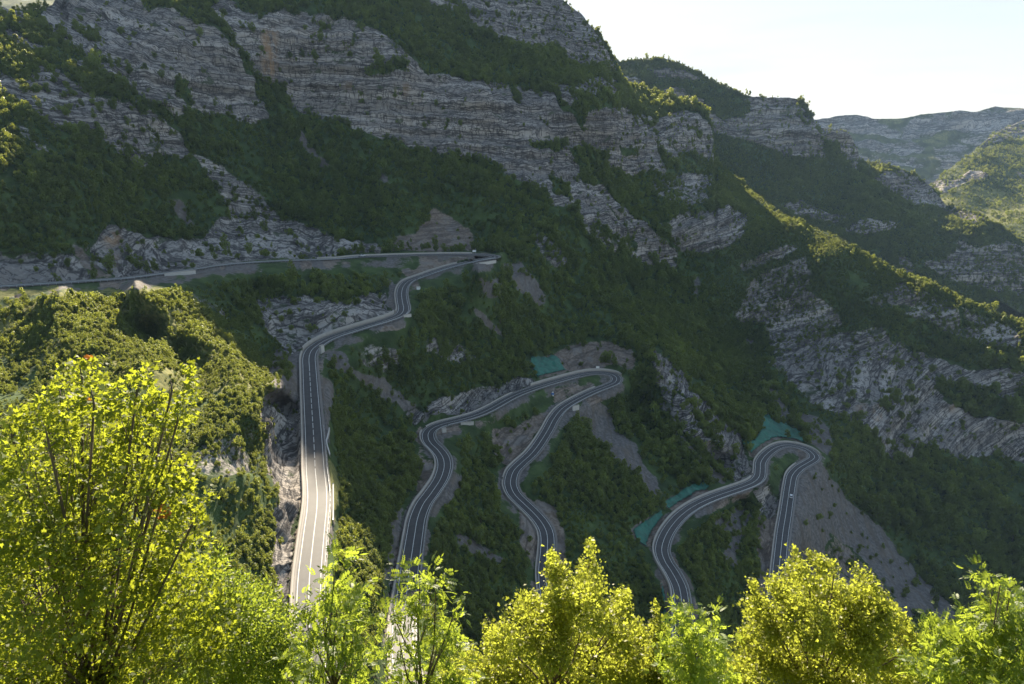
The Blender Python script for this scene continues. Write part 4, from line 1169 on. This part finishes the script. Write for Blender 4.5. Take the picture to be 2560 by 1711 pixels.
# car
M_carp = simple('white_car_paint', (0.62, 0.63, 0.65), .3, .03, 1)
M_glass, tt = new_mat('car_glass'); gg = NT(tt)
gg.out(gg.n('ShaderNodeBsdfPrincipled', ins={'Base Color': (.02, .025, .03, 1), 'Roughness': .08}).outputs[0])
M_tyre = simple('tyre', (.02, .02, .02), .9)
M_red, tt = new_mat('tail_lamp'); gg = NT(tt)
gg.out(gg.n('ShaderNodeBsdfPrincipled', ins={'Base Color': (.35, .02, .02, 1), 'Roughness': .2}).outputs[0])
M_lamp = simple('head_lamp', (.7, .7, .68), .15)
def car(p, heading, label, paint=None):
    paint = paint or M_carp
    root = tag(empty('car', p, heading), label, 'car')
    # hull: cross sections along y (front = +y)
    prof = [(-2.1, .38, .86, .76), (-2.05, .32, .98, .84), (-1.2, .26, 1.0, .88), (.7, .26, .96, .88), (1.6, .28, .86, .84), (2.05, .34, .70, .74)]
    vs = []; fs = []
    for y, zb, zt, hw in prof:
        vs += [(-hw * .92, y, zb), (-hw, y, (zb + zt) / 2), (-hw * .94, y, zt), (hw * .94, y, zt), (hw, y, (zb + zt) / 2), (hw * .92, y, zb)]
    for i in range(len(prof) - 1):
        for k in range(6):
            fs.append((i * 6 + k, i * 6 + (k + 1) % 6, (i + 1) * 6 + (k + 1) % 6, (i + 1) * 6 + k))
    fs.append(tuple(range(5, -1, -1))); fs.append(tuple(len(vs) - 6 + k for k in range(6)))
    body = link_mesh('body', vs, fs, paint, root)
    cv = [(-.80, -1.95, .97), (.80, -1.95, .97), (.82, .95, .95), (-.82, .95, .95), (-.62, -1.45, 1.48), (.62, -1.45, 1.48), (.62, .15, 1.48), (-.62, .15, 1.48)]
    link_mesh('cabin_glass', cv, [(0, 1, 5, 4), (1, 2, 6, 5), (2, 3, 7, 6), (3, 0, 4, 7), (0, 3, 2, 1)], M_glass, root)
    rb = MB(); rb.box((0, -.65, 1.50), (1.26, 1.62, .06)); rb.build('roof', paint, root)
    for sx in (-.78, .78):
        for sy in (-1.3, 1.35):
            wb = MB(); wb.tube([(sx - .1, sy, .32), (sx + .1, sy, .32)], .32, 14); wh = wb.build('wheel', M_tyre, root)
            rm_ = MB(); rm_.tube([(sx - .11, sy, .32), (sx + .11, sy, .32)], .19, 10); rm_.build('rim', M_steel, wh)
        lb = MB(); lb.box((sx * .8, 2.03, .62), (.32, .12, .14)); lb.build('headlight', M_lamp, root)
        tb = MB(); tb.box((sx * .8, -2.09, .78), (.26, .08, .16)); tb.build('tail_light', M_red, root)
    return root
i_ = near_idx(R2, 1971, 1241)
l_ = offs(R2, -1.5)[i_]
tg_ = R2['line'][i_ + 1] - R2['line'][i_ - 1]
hd_ = math.atan2(tg_[1], tg_[0]) - math.pi / 2
car(l_ + np.array([0, 0, .02]), hd_ + math.pi, 'small silver white car driving on the lowest road')
i_ = near_idx(R0, 908, 642)
l_ = offs(R0, -1.5)[i_]
tg_ = R0['line'][i_ + 1] - R0['line'][i_ - 1]
car(l_ + np.array([0, 0, .02]), math.atan2(tg_[1], tg_[0]) - math.pi / 2, 'tiny white car on the high road left of the earth cut')

# heap of blue and white sacks on the rubble inside the middle hairpin
M_blue = simple('blue_sheet', (.03, .12, .34), .6, .2, 2)
p = hit(1383, 985)
root = tag(empty('refuse_heap', p), 'heap of blue sheeting and white sacks on the rubble inside the middle hairpin', 'refuse')
def blob(name, c, r, mat, parent, seed):
    g = np.random.default_rng(seed)
    nu, nv = 12, 8
    vs = []; fs = []
    for j in range(nv + 1):
        t = math.pi * j / nv
        for i in range(nu):
            a = 2 * math.pi * i / nu
            k = 1 + .22 * g.normal()
            k = min(1.4, max(.7, k))
            vs.append((c[0] + r[0] * k * math.sin(t) * math.cos(a), c[1] + r[1] * k * math.sin(t) * math.sin(a), c[2] + r[2] * k * math.cos(t)))
    for j in range(nv):
        for i in range(nu):
            fs.append((j * nu + i, j * nu + (i + 1) % nu, (j + 1) * nu + (i + 1) % nu, (j + 1) * nu + i))
    return link_mesh(name, vs, fs, mat, parent, shade=True)
blob('sheet', (0, 0, .7), (.95, .8, .9), M_blue, root, 1)
blob('sack', (.05, .3, 1.7), (.5, .45, .45), M_white, root, 2)
blob('sack', (.1, -.6, .1), (.5, .4, .5), M_white, root, 3)

# ------------------------------------------------------------------ the near trees
M_maple = leaf_mat('maple_leaf', (0.055, 0.085, 0.012), (0.10, 0.14, 0.02), (0.50, 0.57, 0.04), 0.55, attr=True, gloss=.45)
M_gold = leaf_mat('golden_leaf', (0.12, 0.13, 0.016), (0.22, 0.22, 0.03), (0.54, 0.60, 0.07), 0.55, attr=True, gloss=.3)
M_ash = leaf_mat('ash_leaf', (0.06, 0.10, 0.018), (0.11, 0.16, 0.03), (0.48, 0.60, 0.06), 0.5, attr=True, gloss=.35)

LOBED = [(0, 0), (.16, .10), (.46, .02), (.40, .28), (.52, .52), (.24, .50), (.0, 1.0), (-.24, .50), (-.52, .52), (-.40, .28), (-.46, .02), (-.16, .10)]
SIMPLE = [(0, 0), (.26, .35), (.20, .72), (0, 1.0), (-.20, .72), (-.26, .35)]
def pinnate(n=9):
    """leaflets of one feathered leaf: list of quads in the leaf plane"""
    q = []
    for k in range(n // 2):
        y = .18 + .72 * k / (n // 2)
        for sx in (-1, 1):
            L = .42 * (1 - .25 * abs(k - 1.5) / 2)
            d = np.array([sx * .86, .5]); e = np.array([-d[1], d[0]]) * .12
            b = np.array([0, y])
            q.append([b, b + d * L * .5 + e * .8, b + d * L, b + d * L * .5 - e * .8])
    b = np.array([0, .9]); q.append([b, b + (.06, .22), b + (0, .45), b + (-.06, .22)])
    return np.array(q)
PINN = pinnate()

def leaves_mesh(name, pos, up, size, kind, mat, seed, autumn=None, parent=None):
    """pos: leaf bases, up: preferred pointing direction"""
    g = np.random.default_rng(seed)
    n = len(pos)
    d = up + g.normal(0, .55, (n, 3)); d /= np.linalg.norm(d, axis=1)[:, None]
    nr = g.normal(0, .8, (n, 3)) + np.array([0, -.25, .9]); nr -= d * (nr * d).sum(1)[:, None]; nr /= np.linalg.norm(nr, axis=1)[:, None] + 1e-9
    sx = np.cross(d, nr)
    sz = size * np.clip(np.exp(g.normal(-.08, .32, n)), .4, 1.6)
    def place(x, y, bend):
        return pos + (sx * np.asarray(x)[..., None] + d * np.asarray(y)[..., None]) * sz[:, None] + nr * (bend * sz)[:, None]
    if kind == 'pinnate':
        m = len(PINN)
        vs = np.empty((n, m * 4, 3), np.float32)
        for j in range(m):
            for k in range(4):
                x, y = PINN[j, k]
                vs[:, j * 4 + k] = place(np.full(n, x), np.full(n, y), -.35 * y * y + .15 * abs(x))
        fs = np.arange(n * m * 4).reshape(-1, 4); per = m
    else:
        pl = LOBED if kind == 'lobed' else SIMPLE
        m = len(pl)
        vs = np.empty((n, m, 3), np.float32)
        cup = g.uniform(-.25, .35, n)
        for k, (x, y) in enumerate(pl):
            vs[:, k] = place(np.full(n, x), np.full(n, y), 0) + nr * (cup * abs(x) * 1.2 * sz - .22 * y * y * sz)[:, None]
        fs = np.arange(n * m).reshape(-1, m); per = 1
    o = link_mesh(name, vs.reshape(-1, 3), fs, mat, parent)
    nf = n * per
    tint = np.repeat(g.uniform(0, 1, n), per)
    a = o.data.attributes.new('tint', 'FLOAT', 'FACE'); a.data.foreach_set('value', tint.astype(np.float32))
    au = np.zeros(n) if autumn is None else autumn
    a = o.data.attributes.new('autumn', 'FLOAT', 'FACE'); a.data.foreach_set('value', np.repeat(au, per).astype(np.float32))
    return o

def near_tree(name, cat, label, Y, base_u, lobes, kind, mat, nleaf, size, seed, depth=1.0, group=None, red=(), drop=12, spread=.5):
    """lobes: (u, v, ru, rv) of crown masses as seen; each becomes an ellipsoid of twigs at its own distance"""
    g = np.random.default_rng(seed)
    k = Y / F
    mid = at_y(base_u, 1400, Y)
    gz = ground_z(0, Y)
    base = np.array([at_y(base_u, 1711, Y)[0], Y, gz])
    root = tag(empty(name, base), label, cat, group)
    L = []
    for (u, v, ru, rv) in lobes:
        v = v + drop; ru = ru * .93; rv = rv * .93
        yy = Y + g.uniform(-1, 1) * depth * .5
        c = at_y(u, v, yy)
        L.append((c - base, np.array([ru * yy / F, .8 * depth * max(.5, ru / 110.0), rv * yy / F])))
    # wood: stems from the ground to each lobe, then twigs
    mb = MB()
    topz = max(c[2] + r[2] for c, r in L)
    main = []
    lo = np.array([0, 0, -.3])
    hub = np.array([0.0, 0, 0])
    cen = np.mean([c for c, r in L], 0)
    h0 = np.array([cen[0] * .35, 0, min(c[2] for c, r in L) - .2])
    h0[2] = max(.5, h0[2])
    r0 = .0115 * topz ** .8
    mb.tube([lo, h0 * .5 + [g.normal(0, .08), g.normal(0, .08), 0], h0], [r0, r0 * .85, r0 * .7], 8)
    tips = []
    for c, rr in L:
        m1 = h0 * .55 + c * .45 + g.normal(0, .10, 3)
        tip = c + np.array([0, 0, rr[2] * .75])
        mb.tube([h0, m1, c, tip], [r0 * .6, r0 * .42, r0 * .28, r0 * .08], 6)
        nb = max(5, int(14 * rr[0] * rr[2] / .5))
        for _ in range(min(nb, 26)):
            dd = g.normal(size=3); dd /= np.linalg.norm(dd)
            e = c + dd * rr * g.uniform(.6, .95)
            s0 = m1 + (c - m1) * g.uniform(0, 1)
            mb.tube([s0, (s0 + e) / 2 + g.normal(0, .05, 3), e], [r0 * .14, r0 * .09, r0 * .03], 4)
            tips.append(e)
    mb.build('trunk', M_bark, root, shade=True)
    # leaves in clusters about twig ends, denser to the outside of each mass
    vol = np.array([r[0] * r[2] for c, r in L]); vol /= vol.sum()
    pos = []; up = []
    for (c, rr), wv in zip(L, vol):
        n = int(nleaf * wv)
        nc_ = max(6, n // 46)
        dd = g.normal(size=(nc_, 3)); dd /= np.linalg.norm(dd, axis=1)[:, None]
        rad = g.uniform(.25, 1.0, nc_) ** .55
        cc = c + dd * rr * rad[:, None]
        j = g.integers(0, nc_, n)
        sp_ = spread * np.minimum(rr, .55) * .55
        q = cc[j] + g.normal(0, 1, (n, 3)) * sp_
        pos.append(q); up.append(dd[j] * .8 + np.array([0, 0, .15]))
    pos = np.concatenate(pos); up = np.concatenate(up)
    au = np.zeros(len(pos))
    for (ru_, rv_, rr_) in red:
        q = project(pos + base)
        au[(np.hypot(q[0] - ru_, q[1] - rv_) < rr_) & (g.uniform(0, 1, len(pos)) < .6)] = .8
    leaves_mesh('crown', pos, up, size, kind, mat, seed + 1, au, root)
    return root

near_tree('maple_tree', 'tree', 'large leafy maple filling the lower left corner, with small red leaf clusters', 13.0, 170,
    [(205, 935, 48, 55), (150, 975, 50, 40), (235, 1000, 50, 60), (110, 1000, 28, 30), (345, 945, 36, 40), (430, 965, 38, 45), (385, 1010, 60, 55), (445, 1040, 35, 40), (30, 1080, 80, 55), (120, 1090, 80, 60), (230, 1090, 90, 70), (350, 1110, 95, 75), (430, 1140, 40, 50),
     (-20, 1200, 110, 110), (100, 1220, 120, 110), (240, 1230, 120, 110), (370, 1240, 80, 90), (0, 1400, 130, 130), (140, 1400, 140, 140), (300, 1390, 130, 120), (420, 1370, 90, 80), (480, 1300, 45, 45), (0, 1600, 140, 140), (170, 1600, 150, 140), (330, 1580, 130, 130), (460, 1480, 90, 80), (450, 1640, 110, 100), (130, 1740, 200, 80), (400, 1750, 180, 80), (60, 1500, 100, 90), (220, 1500, 110, 90), (120, 1620, 120, 90), (300, 1660, 110, 80), (200, 1690, 140, 80), (380, 1520, 80, 70)],
    'lobed', M_maple, 46000, .092, 1, depth=3.0, red=[(222, 893, 14), (405, 1278, 20), (225, 997, 7)], spread=.52)
near_tree('yellow_shrub', 'shrub', 'yellow green leafy shrub between the big maple and the straight road', 16.0, 600,
    [(520, 1420, 50, 45), (560, 1480, 60, 50), (640, 1500, 60, 50), (600, 1560, 90, 80), (700, 1560, 55, 60), (520, 1580, 80, 80), (640, 1650, 110, 80), (520, 1690, 110, 70), (720, 1640, 50, 60)],
    'simple', M_ash, 24000, .088, 2, depth=2.0, spread=.6)
near_tree('ash_sapling', 'sapling', 'slender ash sapling with feathered leaves in front of the straight road', 14.0, 832,
    [(838, 1395, 22, 30), (836, 1450, 34, 34), (800, 1490, 40, 26), (880, 1480, 40, 28), (842, 1520, 55, 30), (770, 1560, 42, 26), (890, 1560, 50, 30), (830, 1600, 60, 34), (770, 1640, 60, 34), (880, 1660, 60, 40), (830, 1700, 80, 40), (720, 1690, 50, 34)],
    'pinnate', M_ash, 820, .25, 3, depth=1.2, spread=.8)
near_tree('ash_sapling', 'sapling', 'bushy ash sapling with feathered leaves in front of the sunlit middle road', 15.0, 1050,
    [(1050, 1425, 46, 22), (1090, 1440, 34, 24), (1040, 1480, 40, 30), (985, 1530, 34, 24), (1070, 1540, 60, 36), (1140, 1510, 22, 14), (1130, 1570, 40, 28), (1000, 1600, 60, 34), (1090, 1620, 80, 44), (960, 1660, 60, 34), (1040, 1690, 90, 44), (1130, 1680, 60, 44)],
    'pinnate', M_ash, 950, .25, 4, depth=1.2, spread=.8)
near_tree('golden_maple', 'tree', 'golden maple with a pointed leader, middle of the bottom edge', 21.0, 1380,
    [(1478, 1385, 14, 32), (1474, 1440, 34, 34), (1385, 1410, 22, 28), (1395, 1450, 40, 36), (1470, 1500, 60, 46), (1400, 1510, 55, 48), (1320, 1510, 34, 26), (1300, 1560, 50, 36), (1370, 1580, 75, 60), (1470, 1580, 75, 60), (1560, 1500, 24, 34), (1550, 1550, 40, 44), (1250, 1590, 40, 26), (1220, 1560, 14, 14), (1260, 1650, 75, 50), (1370, 1670, 100, 70), (1490, 1660, 100, 60), (1580, 1640, 60, 60), (1180, 1670, 60, 44), (1140, 1700, 60, 40), (1600, 1600, 30, 40)],
    'lobed', M_gold, 56000, .092, 5, depth=3.0, spread=.6)
near_tree('golden_maple', 'tree', 'young golden maple with a thin spike between two larger golden trees', 19.0, 1650,
    [(1642, 1525, 6, 22), (1648, 1570, 20, 26), (1655, 1620, 40, 34), (1640, 1680, 60, 44), (1700, 1690, 60, 40)],
    'lobed', M_gold, 8500, .092, 6, depth=1.5, spread=.6)
near_tree('ash_sapling', 'sapling', 'low ash sapling with feathered leaves below the road beside the narrow green mat', 16.0, 1740,
    [(1722, 1522, 34, 18), (1780, 1530, 24, 18), (1700, 1580, 50, 26), (1770, 1570, 40, 30), (1740, 1620, 70, 34), (1790, 1660, 50, 40), (1720, 1690, 80, 36)],
    'pinnate', M_ash, 1000, .25, 7, depth=1.2, spread=.8)
near_tree('golden_maple', 'tree', 'broad golden maple with several rounded tops, right of the bottom edge centre', 21.0, 2060,
    [(2020, 1415, 22, 24), (2045, 1412, 16, 22), (2085, 1425, 26, 18), (2010, 1450, 44, 36), (2080, 1470, 34, 36), (1960, 1480, 34, 34), (1905, 1490, 22, 22), (1915, 1540, 46, 44), (2010, 1530, 75, 56), (2175, 1450, 16, 24), (2185, 1490, 40, 34), (2130, 1500, 40, 40), (2200, 1530, 48, 44), (2110, 1570, 85, 60), (2200, 1600, 60, 50), (2270, 1560, 24, 30), (2280, 1610, 34, 40), (1900, 1610, 60, 54), (1990, 1630, 90, 60), (2100, 1660, 100, 60), (2220, 1680, 80, 50), (1860, 1690, 70, 50), (1980, 1710, 110, 40)],
    'lobed', M_gold, 62000, .092, 8, depth=3.0, spread=.6)
near_tree('ash_tree', 'tree', 'green ash tree with feathered leaves in the lower right corner', 15.0, 2480,
    [(2475, 1462, 24, 14), (2500, 1455, 24, 16), (2525, 1470, 18, 16), (2490, 1510, 40, 24), (2450, 1540, 34, 22), (2530, 1540, 40, 30), (2380, 1570, 34, 26), (2460, 1590, 70, 36), (2560, 1590, 50, 44), (2350, 1610, 44, 34), (2420, 1650, 80, 40), (2520, 1660, 80, 50), (2330, 1680, 60, 40), (2450, 1710, 120, 40), (2600, 1560, 30, 60)],
    'pinnate', M_ash, 3200, .23, 9, depth=1.6, spread=.8)
